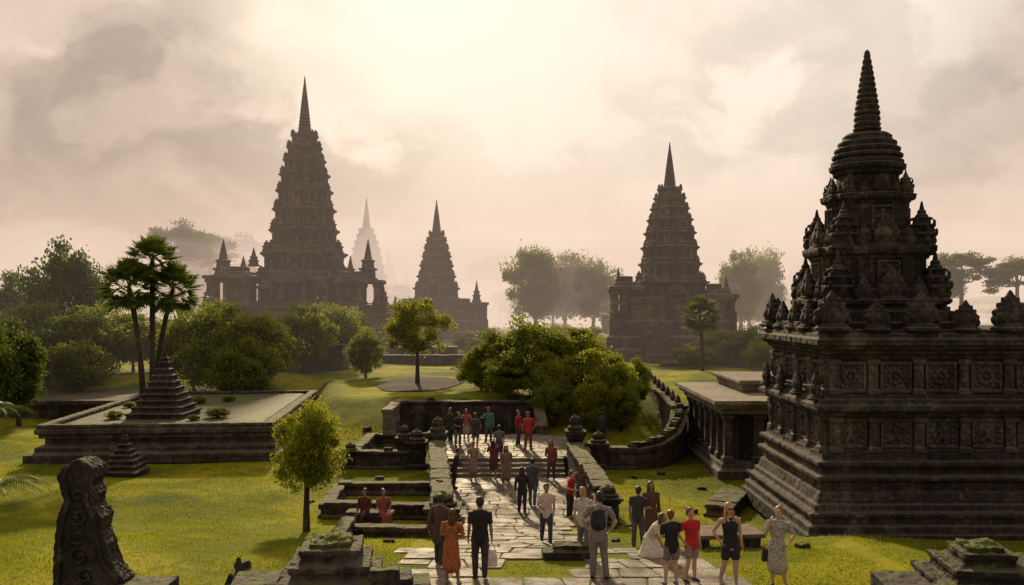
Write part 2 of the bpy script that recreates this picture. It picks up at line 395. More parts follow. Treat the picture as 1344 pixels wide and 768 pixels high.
for px,d,py,w,k in [(480,68,430,3.2,'bush'),(650,56,434,4.4,'bush'),(703,54.5,416,5.2,'bush'),(758,55,424,4.8,'brightbush'),(632,57,452,3.6,'brightbush'),(668,52.6,466,3.4,'bush'),
    (722,52,456,3.9,'brightbush'),(768,52,452,3.7,'brightbush'),(806,50.5,460,3.0,'brightbush'),(836,52,470,2.2,'bush'),(815,49,502,2.2,'bush'),(778,49.0,488,2.6,'brightbush'),(728,49.6,494,2.8,'bush'),
    (950,82,430,6.2,'brightbush'),(985,80,426,6.4,'bush'),(1008,76,438,4.8,'brightbush'),(915,78,452,4.2,'bush'),(655,95,440,4,'bush'),(520,100,440,4,'bush'),(618,105,436,4.5,'bush'),
    (860,88,446,4.0,'bush'),(690,105,428,6,'bush'),(735,108,424,7,'bush'),(775,104,430,6,'bush'),(800,96,440,4.5,'bush')]:
    tree(at(px,d),d,zt(py,d),w,k,crownfrac=1.0,label=L2,name='bush',cat='bush')
L3='tall tree fading into the mist'
for px,d,py,w,k in [(705,150,322,11,'round'),(742,158,330,12,'round'),(778,152,340,10,'round'),(726,166,346,14,'round'),(972,150,326,8,'round'),(1000,156,330,9,'round'),(985,160,340,11,'round'),(238,170,284,14,'umbrella'),(272,185,298,12,'umbrella'),
    (310,240,302,18,'umbrella'),(1262,130,323,9,'umbrella'),(1335,128,332,9,'umbrella'),(1238,135,356,7,'umbrella'),(655,240,332,19,'umbrella'),(1060,220,345,15,'dark'),(1015,200,385,13,'dark')]:
    tree(at(px,d),d,zt(py,d),w,k,crownfrac=.45 if k=='umbrella' else .86,label=L3)
rr=random.Random(5)
for i in range(26):
    px=-60+i*56+rr.uniform(-20,20); d=rr.uniform(175,290)
    tree(at(px,d),d,rr.uniform(8,16),rr.uniform(12,20),rr.choice(['dark','dark','umbrella']),crownfrac=.88,label=L3)

def fan_crown(seed,nf=62):
    rng=random.Random(seed); V=[]
    for i in range(nf):
        a=i*2.39996; el=math.radians(86-140*(i/nf))+rng.uniform(-.12,.12)
        d=Vector((math.cos(a)*math.cos(el),math.sin(a)*math.cos(el),math.sin(el)))
        pl=rng.uniform(.38,.60); c=d*pl+Vector((0,0,-.04 if el<0 else 0))
        u=d.cross(Vector((0,0,1))); u=u.normalized() if u.length>.01 else Vector((1,0,0)); w=u.cross(d).normalized()
        tw=rng.uniform(-.7,.7); u2=u*math.cos(tw)+w*math.sin(tw)
        V.append([c*.05-u*.012,c*.05+u*.012,c+u*.008,c-u*.008])
        for j in range(19):
            b=math.radians(-115+230*j/18); L=rng.uniform(.32,.42)*(1-.2*abs(b)/2)
            e=(d*math.cos(b)+u2*math.sin(b)).normalized(); s=e.cross(w).normalized()*.026
            tip=c+e*L+Vector((0,0,-.06*L-.04*rng.random())); mid=c+e*L*.55
            V.append([c,mid+s,tip,mid-s])
    return fastmesh('palm_crown',np.array([[tuple(p) for p in q] for q in V]),4,LEAF_P)
PC=[fan_crown(3),fan_crown(4)]
def palm(x,y,z0,ztop,r,bend,lab,i):
    e=thing('palm_tree',lab,'palm tree',(x,y,z0),0)
    h=ztop-z0-r*.9; mb=MB(); pts=[];rd=[]
    for k in range(15):
        t=k/14; pts.append((bend*t*t,0,h*t)); rd.append((.17-.05*t)*(1.0+.07*(k%2)))
    mb.tube(pts,rd,10); mb.obj('trunk',BARK,e,True)
    part('crown',PC[i%2],e,(bend,0,h),(r,r,r*.95),(0,0,i*1.3))
palm(at(188,47),47,.62,zt(334,47),2.0,-.75,'tall fan palm with a rounded crown on the platform',0)
palm(at(200,48),48,.62,zt(302,48),1.9,.0,'tall fan palm rising from the stone platform',1)
palm(at(204,48.6),48.6,.62,zt(338,48.6),2.0,.95,'tall fan palm leaning slightly on the platform',1)
palm(at(922,72),72,hz(at(922,72),72),zt(384,72),2.1,-.2,'short fan palm beside the temple tower',2)
def pinnate(seed):
    rng=random.Random(seed); V=[]
    for i in range(15):
        a=i*2.4; L=rng.uniform(1.1,1.5); up=rng.uniform(.35,1.1)
        prev=Vector((0,0,0))
        for k in range(1,22):
            t=k/21; p=Vector((math.cos(a)*L*t,math.sin(a)*L*t,up*L*(t-1.15*t*t)))
            tg=(p-prev).normalized(); s=tg.cross(Vector((0,0,1))).normalized(); V.append([prev-s*.012,prev+s*.012,p+s*.01,p-s*.01])
            for sg in (-1,1):
                l=.28*math.sin(math.pi*min(1,t*.9+.12)); e=(s*sg+tg*.55+Vector((0,0,-.35))).normalized()
                V.append([p,p+e*l*.5+tg*.018,p+e*l+Vector((0,0,-.07)),p+e*l*.5-tg*.018])
            prev=p
    return fastmesh('frond_crown',np.array([[tuple(q) for q in f] for f in V]),4,LEAF_D)
PF=pinnate(2)
for (px,d,py,s) in [(-8,33,540,1.2),(-6,26,640,1.05)]:
    x=at(px,d); z=hz(x,d); ht=zt(py,d)-z
    e=thing('young_palm','young feathery palm with arching fronds','palm tree',(x,d,z),px)
    mb=MB(); mb.tube([(0,0,-.1),(0.03,0,ht*.5),(0,0,ht)],[.11,.09,.07],8); mb.obj('trunk',BARK,e,True)
    part('crown',PF,e,(0,0,ht),(s,s,s))

# ------------------------------------------------------------ antefix ornaments
mb=MB()
P8=[(1,.45),(.7,1),(0,1.15),(-.7,1),(-1,.45),(-1,-.45),(-.7,-1),(0,-1.15),(.7,-1),(1,-.45)]
def ring10(w,d,z): return [(x*w,y*d,z) for x,y in P8]
mb.rings([ring10(.50,.34,0),ring10(.50,.34,.10),ring10(.42,.28,.11),ring10(.42,.28,.18)])
mb.rings([ring10(.30,.2,.16),ring10(.34,.2,.24),ring10(.46,.20,.36),ring10(.47,.20,.46),ring10(.40,.17,.60),ring10(.30,.14,.74),ring10(.19,.11,.88),ring10(.09,.07,1.0),ring10(.02,.02,1.12)])
for s in (-1,1):
    mb.ell((s*.44,0,.30),(.10,.14,.13)); mb.ell((s*.45,0,.50),(.07,.1,.09)); mb.ell((s*.34,0,.70),(.06,.09,.08)); mb.ell((s*.22,0,.86),(.05,.07,.07))
for s in (-1,1):
    mb.ell((0,s*.19,.42),(.14,.08,.17)); mb.ell((0,s*.14,.70),(.09,.06,.10))
    for q in (-1,1): mb.ell((q*.25,s*.17,.38),(.08,.06,.11)); mb.ell((q*.16,s*.13,.62),(.06,.05,.08))
af=mb.obj('antefix',STONE_N); erode(af,.022,.02,.12); AFN=bake(af); bpy.data.objects.remove(af)
def turret_mesh(mat,vox):
    mb=MB(); mb.prof(RED,[(0,.34),(.08,.34),(.08,.28),(.30,.27),(.30,.34),(.37,.35),(.37,.25),(.52,.24),(.52,.30),(.58,.31),(.58,.20),(.70,.19),(.70,.24),(.75,.24),(.75,.14)])
    mb.prof(CIR,[(.74,.15),(.80,.16),(.84,.10),(.90,.11),(.95,.06),(1.15,.02)])
    for k in range(4):
        a=k*math.pi/2; mb.ell((math.cos(a)*.30,math.sin(a)*.30,.20),(.09,.09,.11),8,6); mb.ell((math.cos(a)*.27,math.sin(a)*.27,.46),(.07,.07,.09),8,6)
        a+=math.pi/4; mb.ell((math.cos(a)*.36,math.sin(a)*.36,.40),(.05,.05,.09),6,5); mb.ell((math.cos(a)*.31,math.sin(a)*.31,.62),(.045,.045,.08),6,5)
    o=mb.obj('t',mat); erode(o,vox,.015,.12); me=bake(o); bpy.data.objects.remove(o); return me
TUR=turret_mesh(STONE_N,.022)
mb=MB(); mb.prof(SQ,[(0,.30),(.14,.30),(.16,.24),(.40,.24),(.40,.30),(.48,.30),(.50,.18),(.66,.17),(.68,.2),(.74,.19),(.78,.09),(.95,.04)]); a_=mb.obj('a',STONE_M); AFM=a_.data; bpy.data.objects.remove(a_)
RUB=[]
for s in range(4):
    r2=random.Random(s); mb=MB(); mb.box(-.5,.5,-.36,.36,0,.42,.05); mb.box(-.3,.42,-.28,.3,.35,.42+.18*r2.random())
    o=mb.obj('r',STONE_F); erode(o,.05,.16,.3); o.modifiers['d'].texture=ctex(.25+.07*s); RUB.append(bake(o)); bpy.data.objects.remove(o)
rr=random.Random(77)
def rubble(x,y,s,z=None):
    o=part('loose_stone',RUB[rr.randrange(4)],None,(x,y,(hz(x,y) if z is None else z)-.03),(s,s*rr.uniform(.7,1.1),s*rr.uniform(.6,1)),(0,0,rr.uniform(0,6.28)))
    tag(o,'loose dark weathered stone block lying in the grass','stone block','loose stones around the ruins')
for (x,y,s) in [(-4.2,22.0,.45),(-5.3,23.0,.3),(-3.4,24.5,.35),(-6.2,20.5,.35),(2.9,24.8,.3),(3.3,28.8,.45),(3.9,29.3,.3),(6.4,31.5,.4),(7.3,27.2,.35),(7.6,23.2,.4),(6.5,38.6,.4),(5.2,37.8,.3),
   (-4.2,36.6,.35),(-5.6,37.5,.4),(-7.6,33.5,.3),(-8.3,36.4,.4),(-9.5,40.5,.35),(-3.2,18.6,.35),(-8,49,.5),(-9.4,47.6,.4),(4.4,44,.5),(5.3,43,.4),(3.8,46.2,.5),(7.6,35.5,.4)]:
    rubble(x,y,s)
for (x,y,s,z) in [(-2.5,30.6,.3,.40),(2.95,34.5,.28,.30),(-5.6,40.1,.4,-.08),(.6,50.3,.4,1.08),(-4.6,50.3,.45,1.08)]:
    rubble(x,y,s,z)

# ------------------------------------------------------------ towers
def interp(pts,z):
    for (z0,w0),(z1,w1) in zip(pts,pts[1:]):
        if z0<=z<=z1: return w0+(w1-w0)*(z-z0)/(z1-z0)
    return pts[-1][1]
def doorway(parent,x,y,z,w,h,rot,mat,fw=.25):
    e=bpy.data.objects.new('doorway',None); COL.objects.link(e); e.parent=parent; e.location=(x,y,z); e.rotation_euler=(0,0,rot)
    mb=MB(); mb.box(-w/2-fw,-w/2,-.35,.3,0,h); mb.box(w/2,w/2+fw,-.35,.3,0,h); mb.box(-w/2-fw*1.6,w/2+fw*1.6,-.45,.3,h-.01,h+fw*1.1)
    mb.box(-w/2-fw*.8,w/2+fw*.8,-.4,.3,h+fw*1.08,h+fw*3.2,w*.35,.1)
    mb.obj('frame',mat,e)
    mb=MB(); mb.box(-w/2-.01,w/2+.01,-.06,.2,0,h+.01); mb.obj('opening_shade',DARK,e)  # solid dark panel stands in for the shade of an open door
def tower(px,d,outline,ntier,spire,label,rot=0,mat=STONE_M,details=True,vox=.09):
    x=at(px,d); z0=hz(x,d)-.3
    e=thing('temple_tower',label,'temple',(x,d,z0),rot)
    ol=[(z-z0,w) for z,w in outline]; zb,ztp=ol[0][0],ol[-1][0]
    hs=[1.0*(.89**i) for i in range(ntier)]; S=sum(hs); z=zb
    for i in range(ntier):
        h=hs[i]/S*(ztp-zb); w=interp(ol,z+h*.35)
        mb=MB(); mb.prof(RED,[(z-.05,w*.97),(z+h*.07,w*.97),(z+h*.07,w*.91),(z+h*.13,w*.91),(z+h*.13,w*.84),(z+h*.60,w*.83),(z+h*.60,w*.88),(z+h*.67,w*.88),(z+h*.67,w*.94),(z+h*.74,w*.94),(z+h*.74,w*1.0),(z+h*.84,w*1.0),(z+h*.84,w*.86),(z+h*1.0,w*.84)])
        for k in range(4):
            a=k*math.pi/2; c,sn=math.cos(a),math.sin(a)
            for q,off in ((-.34,.85),(.34,.85),(-.60,.77),(.60,.77),(-.18,.86),(.18,.86)):
                cx_=c*w*off-sn*q*w; cy_=sn*w*off+c*q*w; b_=w*.045
                mb.box(cx_-b_,cx_+b_,cy_-b_,cy_+b_,z+h*.1,z+h*.68)
        o=mb.obj('tier',mat,e)
        if details:
            erode(o,vox,.07,.8)
            s=h*.46
            for k in range(4):
                a=k*math.pi/2; c,sn=math.cos(a),math.sin(a)
                for (u,v) in ((.90,0),(.80,.80)):
                    sc_=1.25 if v==0 else 1.0
                    if (i*7+k*3)%7==0 and v==.8: continue
                    part('antefix',AFM,e,((u*c-v*sn)*w*.92,(u*sn+v*c)*w*.92,z+h*.83),(s*1.05*sc_,s*1.05*sc_,s*sc_))
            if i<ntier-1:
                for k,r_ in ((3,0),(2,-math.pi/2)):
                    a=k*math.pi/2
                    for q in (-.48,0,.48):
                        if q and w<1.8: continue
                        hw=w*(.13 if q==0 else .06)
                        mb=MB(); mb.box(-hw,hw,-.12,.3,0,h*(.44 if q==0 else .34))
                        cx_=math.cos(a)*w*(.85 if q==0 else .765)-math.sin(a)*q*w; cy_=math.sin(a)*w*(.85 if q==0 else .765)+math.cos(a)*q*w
                        n_=mb.obj('niche_shade',DARK,e,loc=(cx_,cy_,z+h*.14)); n_.rotation_euler=(0,0,r_)  # solid near-black box painted as the shade of a niche
        z+=h
    s0,r0,s1=spire; s0-=z0; s1-=z0; hh=s1-s0; P=[]
    nr=15
    for i in range(nr):
        t=i/nr; r=r0*((1-t)**.85*.92+.07); P+= [(s0+hh*.9*t,r*1.05),(s0+hh*.9*(t+.5/nr),r*1.02),(s0+hh*.9*(t+.55/nr),r*.93),(s0+hh*.9*(t+.95/nr),r*.93)]
    P.append((s1,.04))
    mb=MB(); mb.prof(CIR,[(s0-hh*.12,r0*1.6),(s0-hh*.08,r0*1.65),(s0-.07*hh,r0*1.4),(s0-.03*hh,r0*1.35),(s0-.02*hh,r0*1.15),(s0,r0*1.05)]+P); mb.obj('spire',mat,e,False)
    return e
def mini_spire(e,x,y,z,h,w,mat=STONE_M):
    mb=MB(); mb.prof(SQ,[(0,w),(h*.1,w),(h*.1,w*.8),(h*.28,w*.75),(h*.28,w*.95),(h*.33,w*.95),(h*.34,w*.65),(h*.48,w*.6),(h*.48,w*.72),(h*.52,w*.7),(h*.54,w*.42),(h*.72,w*.28),(h*1.0,w*.04)])
    return mb.obj('corner_spire',mat,e,loc=(x,y,z))
def base_block(e,W,D,zz,mat=STONE_M,y0=0,x0=0,vox=.12):
    mb=MB()
    for z0,z1,i in zz: mb.box(x0-W+i,x0+W-i,y0-D+i,y0+D-i,z0-.02,z1+.02)
    return erode(mb.obj('base',mat,e),vox,.14,.9)
def pavilion(e,cx,cy,z,W,D,H,side,mat=STONE_M):
    p=bpy.data.objects.new('pavilion',None); COL.objects.link(p); p.parent=e; p.location=(cx,cy,z)
    for i in (-1,.12*side,1):
        for j in (-1,1):
            mb=MB(); mb.box(-.34,.34,-.34,.34,0,H+.05); mb.box(-.46,.46,-.46,.46,0,.35); mb.box(-.46,.46,-.46,.46,H-.35,H-.01); erode(mb.obj('pier',mat,p,loc=(i*(W-.4),j*(D-.4),0)),.09,.1,.5)
    # masonry closing the inner bay
    a,b=sorted((-side*W*.98,side*W*.06)); mb=MB(); mb.box(a,b,-D+.5,D-.5,0,H+.05); mb.obj('inner_bay_wall',mat,p)
    mb=MB(); mb.box(-W-.3,W+.3,-D-.3,D+.3,H,H+.45); a,b=sorted((-side*W,side*W*.6)); mb.box(a,b,-D-.05,D+.05,H+.43,H+.85); mb.box(a+.4,b-.8,-D+.4,D-.4,H+.83,H+1.5); erode(mb.obj('roof',mat,p),.1,.16,.8)
def staircase(e,w,n,run,rise,loc):
    mb=MB()
    for i in range(n): mb.box(-w,w,-run*(n-i),0,i*rise-(.01 if i else 0),i*rise+rise)
    mb.obj('staircase',STONE_M,e,loc=loc)
d=110
e=tower(400,d,[(zt(398,d),5.9),(zt(352,d),5.4),(zt(343,d),4.4),(zt(300,d),3.9),(zt(240,d),3.0),(zt(205,d),2.25),(zt(176,d),1.35)],9,(zt(174,d),.80,zt(100,d)),
   'tall tiered stone temple tower with slender ringed spire')
zz=lambda p: zt(p,d)-e.location.z
base_block(e,8.2,7.5,[(0,zz(432),0),(zz(432),zz(425),.5),(zz(425),zz(405),1.0),(zz(405),zz(398),.5)])
for s in (-1,1):
    base_block(e,3.4,6.5,[(0,zz(412),0),(zz(412),zz(400),.35)],x0=s*8.0)
    pavilion(e,s*7.6,-4.6,zz(400),2.6,1.6,(zz(368 if s<0 else 374)-zz(400)),s)
    mini_spire(e,s*8.6,-4.6,zz(372),zz(318)-zz(372),1.0); mini_spire(e,s*6.4,-4.0,zz(372),zz(338)-zz(372),.7)
    mini_spire(e,s*4.9,-4.9,zz(352),zz(328)-zz(352),.55)
    mini_spire(e,s*10.3,-4.6,zz(400),zz(370)-zz(400),.7)
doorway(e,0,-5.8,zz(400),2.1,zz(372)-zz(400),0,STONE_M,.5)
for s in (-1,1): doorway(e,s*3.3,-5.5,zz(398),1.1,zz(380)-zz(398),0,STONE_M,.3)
staircase(e,1.5,7,.9,.5,(0,-7.4,0))
d=140
e=tower(573,d,[(zt(392,d),4.0),(zt(380,d),3.4),(zt(350,d),2.6),(zt(325,d),1.9),(zt(305,d),1.1)],7,(zt(305,d),.72,zt(262,d)),'smaller tiered stone temple tower standing in pale mist')
zz=lambda p: zt(p,d)-e.location.z
base_block(e,9.2,7,[(0,zz(444),-.8),(zz(444),zz(432),0),(zz(432),zz(420),1.2),(zz(420),zz(408),2.6),(zz(408),zz(392),4.0)])
base_block(e,1.6,2,[(0,zz(400),0),(zz(400),zz(397),-.3)],x0=6.4,y0=-2)
mini_spire(e,6.4,-2,zz(397),3.4,.7); mini_spire(e,-6.0,-4,zz(418),3.6,.8)
doorway(e,0,-4.1,zz(392),1.3,zz(374)-zz(392),0,STONE_M,.3)
d=95
e=tower(879,d,[(zt(392,d),4.2),(zt(375,d),3.8),(zt(368,d),3.4),(zt(330,d),3.0),(zt(300,d),2.5),(zt(272,d),1.9),(zt(246,d),1.15)],8,(zt(246,d),.66,zt(187,d)),'tiered stone temple tower with slender spire beside green trees')
zz=lambda p: zt(p,d)-e.location.z
base_block(e,5.4,5.4,[(0,zz(455),-1.2),(zz(455),zz(440),-.4),(zz(440),zz(420),.3),(zz(420),zz(398),.6),(zz(398),zz(392),.4)])
for s in (-1,1):
    xo=5.2 if s<0 else 4.5
    base_block(e,1.7,4.2,[(0,zz(440),-.4),(zz(440),zz(412),0)],x0=s*xo)
    pavilion(e,s*xo,-3.1,zz(412),1.5,1.3,zz(382 if s<0 else 392)-zz(412),s)
    mini_spire(e,s*(xo+.7),-3.4,zz(384 if s<0 else 394),zz(360)-zz(384)+.6,.5)
doorway(e,0,-4.4,zz(412),1.4,zz(388)-zz(412),0,STONE_M,.35)
staircase(e,1.2,8,.6,.45,(-2.6,-5.3,0))
for px,d,py,bw in [(481,212,259,6.2),(510,235,324,4.4),(533,245,350,4.6),(343,215,350,3.6)]:
    tp=zt(py,d); bz=hz(at(px,d),d); f=lambda t: bz+(tp-bz)*t
    e=tower(px,d,[(f(.12),bw),(f(.42),bw*.72),(f(.62),bw*.5),(f(.76),bw*.26)],9,(f(.77),bw*.15,tp),'distant pale stone tower almost hidden by mist',details=False)
    mb=MB(); mb.box(-bw*1.4,bw*1.4,-bw*1.4,bw*1.4,0,f(.12)-e.location.z); mb.obj('base',STONE_M,e)

# ------------------------------------------------------------ left platform
e=thing('stone_platform','broad mossy stone platform with stepped moulded edges','platform',(-17.6,50.2,-.95),.09)
mb=MB()
for z0,z1,i in [(0,.45,-.7),(.45,.75,-.35),(.75,1.15,0),(1.15,1.35,-.2),(1.35,1.6,-.35)]: mb.box(-5.2+i,5.2-i,-7.9+i,7.9-i,z0-.01,z1)
erode(mb.obj('plinth',STONE_P,e),.06,.07,.5)
mb=MB(); mb.box(-4.7,4.7,-7.4,7.4,1.5,1.66); erode(mb.obj('paved_top',stone_mat('platform_top',(.025,.022,.019),(.065,.057,.048),(.12,.105,.09),.75,.9,rough=.78),e),.08,.05,.6)
mb=MB()
for a_ in ((-5.5,5.5,-8.2,-7.7),(-5.5,5.5,7.7,8.2),(-5.5,-5.0,-7.75,7.75),(5.0,5.5,-7.75,7.75)): mb.box(a_[0],a_[1],a_[2],a_[3],1.55,1.80)
erode(mb.obj('rim',STONE_P,e),.06,.08,.4)
e=thing('stone_platform','low stone platform behind the larger one','platform',(at(70,62),63,-.95))
mb=MB(); mb.box(-6,6,-5,5,0,.9); mb.box(-6.3,6.3,-5.3,5.3,.88,1.2); erode(mb.obj('plinth',STONE_P,e),.08,.08,.6)
def stepped_stupa(x,y,z,w,h,lab,mat=STONE_N,n=9,vox=.045,rot=0.0):
    e=thing('stepped_shrine',lab,'stone shrine',(x,y,z),rot); mb=MB(); zz_=0
    for i in range(n):
        hh=h*.80/n; t=i/(n-1); ww=w*(1-.82*t**.85); mb.box(-ww,ww,-ww,ww,zz_-.02,zz_+hh*.75,.02); mb.box(-ww*1.05,ww*1.05,-ww*1.05,ww*1.05,zz_+hh*.72,zz_+hh); zz_+=hh
    erode(mb.obj('stepped_base',mat,e),vox,.09,.25)
    mb=MB(); mb.prof(CIR,[(0,w*.20),(h*.04,w*.21),(h*.06,w*.15),(h*.10,w*.16),(h*.12,w*.09),(h*.24,w*.02)]); mb.obj('finial',mat,e,loc=(0,0,h*.77))
    return e
stepped_stupa(at(214,46),46.2,.68,1.42,3.5,'dark stepped stone shrine with a pointed top on the platform')
stepped_stupa(at(164,39),39,-.95,.80,1.95,'little stepped stone shrine on the grass',n=7)
stepped_stupa(at(24,66),66,0,1.1,2.2,'little stone shrine near the trees',n=7)
for px,d,w in ((150,45,1.0),(285,45.5,1.4),(262,52,1.0),(300,53,.9),(255,44.5,.7),(170,50,.8)):
    tree(at(px,d),d,.70+w*.42,w,'bush',base=.68,crownfrac=.98,label='low shrub growing on the stone platform',name='shrub',cat='shrub')

def wall(p0,p1,w,z0,z1,lab='weathered low stone wall with coping',z1b=None,vox=.05,mat=STONE_W,name='stone_wall'):
    p0=Vector(p0);p1=Vector(p1); L=(p1-p0).length; a=math.atan2(p1.y-p0.y,p1.x-p0.x); z1b=z1 if z1b is None else z1b
    e=thing(name,lab,'wall',(p0.x,p0.y,z0),a)
    h0=z1-z0; h1=z1b-z0
    def sl(mb,x0,x1,y0,y1,a0,a1,b0,b1):
        mb.add([(x0,y0,a0),(x1,y0,b0),(x1,y1,b0),(x0,y1,a0),(x0,y0,a1),(x1,y0,b1),(x1,y1,b1),(x0,y1,a1)],[(3,2,1,0),(4,5,6,7),(0,1,5,4),(1,2,6,5),(2,3,7,6),(3,0,4,7)])
    r3=random.Random(int(abs(p0.x*31+p0.y*17)*10))
    mb=MB(); sl(mb,0,L,-w/2,w/2,0,h0-.12,0,h1-.12); sl(mb,-.06,L+.06,-w/2-.1,w/2+.1,0,.2,0,.2)
    if L<25:
        for q in range(int(L*1.6)):
            x=r3.uniform(.2,max(.3,L-.5)); zz_=r3.uniform(.15,max(.2,h0-.4)); s_=r3.choice((-1,1))*w/2
            mb.box(x,x+r3.uniform(.3,.55),s_-.05,s_+.05,zz_,zz_+r3.uniform(.16,.26))
    erode(mb.obj('wall_body',mat,e),vox,.08,.35)
    mb=MB(); x=-.06
    if L<25:
        while x<L:
            bl=min(r3.uniform(.6,1.2),L+.06-x); hh0=h0+(h1-h0)*max(0,min(1,x/L)); hh1=h0+(h1-h0)*max(0,min(1,(x+bl)/L)); dz=r3.uniform(-.04,.02); dy=r3.uniform(-.025,.025)
            sl(mb,x-.01,x+bl-.008,-w/2-.07+dy,w/2+.07+dy,hh0-.16,hh0+.03+dz,hh1-.16,hh1+.03+dz)
            x+=bl
    if mb.v: erode(mb.obj('coping',mat,e),vox*.8,.07,.3)
    return e
def post(x,y,z,h,w,lab='carved stone gate post with stacked cap'):
    e=thing('stone_post',lab,'stone post',(x,y,z),random.uniform(-.05,.05))
    mb=MB(); mb.box(-w*1.25,w*1.25,-w*1.25,w*1.25,0,h*.12); mb.box(-w,w,-w,w,h*.1,h*.58); mb.box(-w*1.2,w*1.2,-w*1.2,w*1.2,h*.55,h*.63); mb.box(-w*1.4,w*1.4,-w*1.4,w*1.4,h*.62,h*.7)
    for s in (-1,1): mb.ell((0,s*w,h*.34),(w*.5,w*.2,h*.13),8,6); mb.ell((s*w,0,h*.34),(w*.2,w*.5,h*.13),8,6)
    erode(mb.obj('shaft',STONE_F,e),.035,.07,.25)
    mb=MB(); mb.prof(CIR,[(h*.69,w*1.0),(h*.75,w*1.1),(h*.8,w*.7),(h*.86,w*.85),(h*.93,w*.6),(h*.96,w*.3),(h*1.0,w*.05)]); erode(mb.obj('cap',STONE_F,e),.03,.05,.2)
wall((-2.15,27.6),(-3.35,39.4),.58,-1.0,.42,'long stone parapet with a worn broad top beside the path')
wall((3.15,30.2),(2.75,39.4),.58,-1.0,.34,'long stone parapet beside the paved path')
post(-2.1,27.0,-.65,1.5,.40,'squat stone block ending the parapet'); post(-1.75,26.6,-.5,.8,.26,'small broken stone block by the path')
post(3.2,29.7,-.85,1.35,.34,'squat stone block ending the parapet')
post(-3.35,40.0,-.9,2.4,.33); post(2.85,40.0,-.9,2.5,.33); post(-4.3,40.1,-.9,1.8,.36); post(3.9,40.1,-.9,1.7,.34); post(-4.9,40.3,-.9,2.0,.28); post(-7.3,40.1,-.9,1.2,.3,'worn square corner post of the low wall')
wall((-4.6,40.1),(-7.3,40.1),.5,-1,-.08); wall((-7.3,40.1),(-7.3,46.2),.38,-1,-.2); wall((-3.3,46.2),(-7.3,46.2),.36,-1,-.22)
wall((-3.2,34.6),(-6.7,34.6),.36,-1,-.42); wall((-6.7,34.6),(-6.5,30.8),.34,-1,-.46); wall((-2.6,30.6),(-6.5,30.8),.36,-1,-.36)
wall((-2.3,26.2),(-4.9,26.4),.34,-.7,-.06); wall((-4.9,26.4),(-4.7,22.6),.3,-.6,.2); wall((-3.9,28.75),(-5.3,28.8),.45,-.9,-.22,'short low stone wall used as a seat')
wall((4.2,40.1),(5.6,40.1),.55,-1,.05)
wall((-6.5,50.3),(1.4,50.3),.6,-1,1.05,'dark stone retaining wall of the sunken court',mat=STONE_N)
wall((-6.55,46.4),(-6.55,50.1),.45,-1,1.0,'pale edged side wall of the sunken court',mat=STONE_L)
wall((1.5,50.3),(1.6,46.4),.5,-1,.9,'side wall of the sunken court',z1b=.2)
o=MB().box(-6.3,1.4,46.45,50.0,-.93,-.86).obj('court_floor',STONE_P); o['kind']='structure'
B0=(5.6,40.1,-1)
pts=[(5.5,40.1,-.02),(6.6,40.5,.16),(7.5,41.6,.48),(8.1,43.2,.85),(8.5,45.0,1.15)]
e=thing('curved_balustrade','curving heavy stone balustrade with stepped ridge blocks','balustrade',B0)
mb=MB(); cp=MB()
for a,b in zip(pts,pts[1:]):
    A=Vector(a)-Vector(B0); B=Vector(b)-Vector(B0); t=(B-A); t.z=0; t.normalize(); s=Vector((-t.y,t.x,0))*.34
    A2=A-t*.06;B2=B+t*.06
    for q,dw,z0f,z1f in ((mb,1,0,0),(cp,1.3,-.18,.03)):
        v=[]
        for P_,k in ((A2,1),(B2,1)):
            zb=0 if q is mb else P_.z+z0f
            v+= [(P_.x-s.x*dw,P_.y-s.y*dw,zb),(P_.x+s.x*dw,P_.y+s.y*dw,zb),(P_.x+s.x*dw,P_.y+s.y*dw,P_.z+z1f),(P_.x-s.x*dw,P_.y-s.y*dw,P_.z+z1f)]
        q.add(v,[(0,1,2,3),(7,6,5,4),(0,4,5,1),(1,5,6,2),(2,6,7,3),(3,7,4,0)])
erode(mb.obj('wall_body',STONE_W,e),.05,.10,.3); erode(cp.obj('coping',STONE_W,e),.04,.08,.2)
for i in range(11):
    t=i/10*4; k=min(3,int(t)); f=t-k; p=Vector(pts[k]).lerp(Vector(pts[k+1]),f)-Vector(B0)
    part('ridge_block',RUB[i%4],e,(p.x,p.y,p.z-.02),(.5,.6,.6),(0,0,.5+.1*i))
wall((8.6,45.3),(8.9,61),.7,-1,1.3,'long stone wall with ridge ornaments climbing the slope',z1b=1.9)
for i in range(9):
    o=part('ridge_ornament',AFN,None,(8.6+.035*i,46+1.7*i,1.30+.064*i),(.6,.6,.5),(0,0,1.57)); tag(o,'small carved stone ornament on the wall top','stone ornament','ornaments along the wall top')
wall((at(372,75),75),(at(455,75),75),2.5,0,zt(452,75),'low dark stone terrace wall below the temple',vox=.1)
wall((at(492,82),82),(at(612,82),82),1.0,0,zt(466,82),'low stone wall with a broad top',vox=.1)
wall((at(512,90),90),(at(600,90),90),2.0,0,zt(455,90),'stepped stone terrace wall',vox=.1)
wall((at(225,78),76),(at(300,78),78),2.0,0,zt(462,78),'low dark stone terrace wall',vox=.1)
wall((at(870,80),80),(at(1010,80),84),1.2,0,zt(476,80),'low stone enclosure wall near the palm',vox=.1)

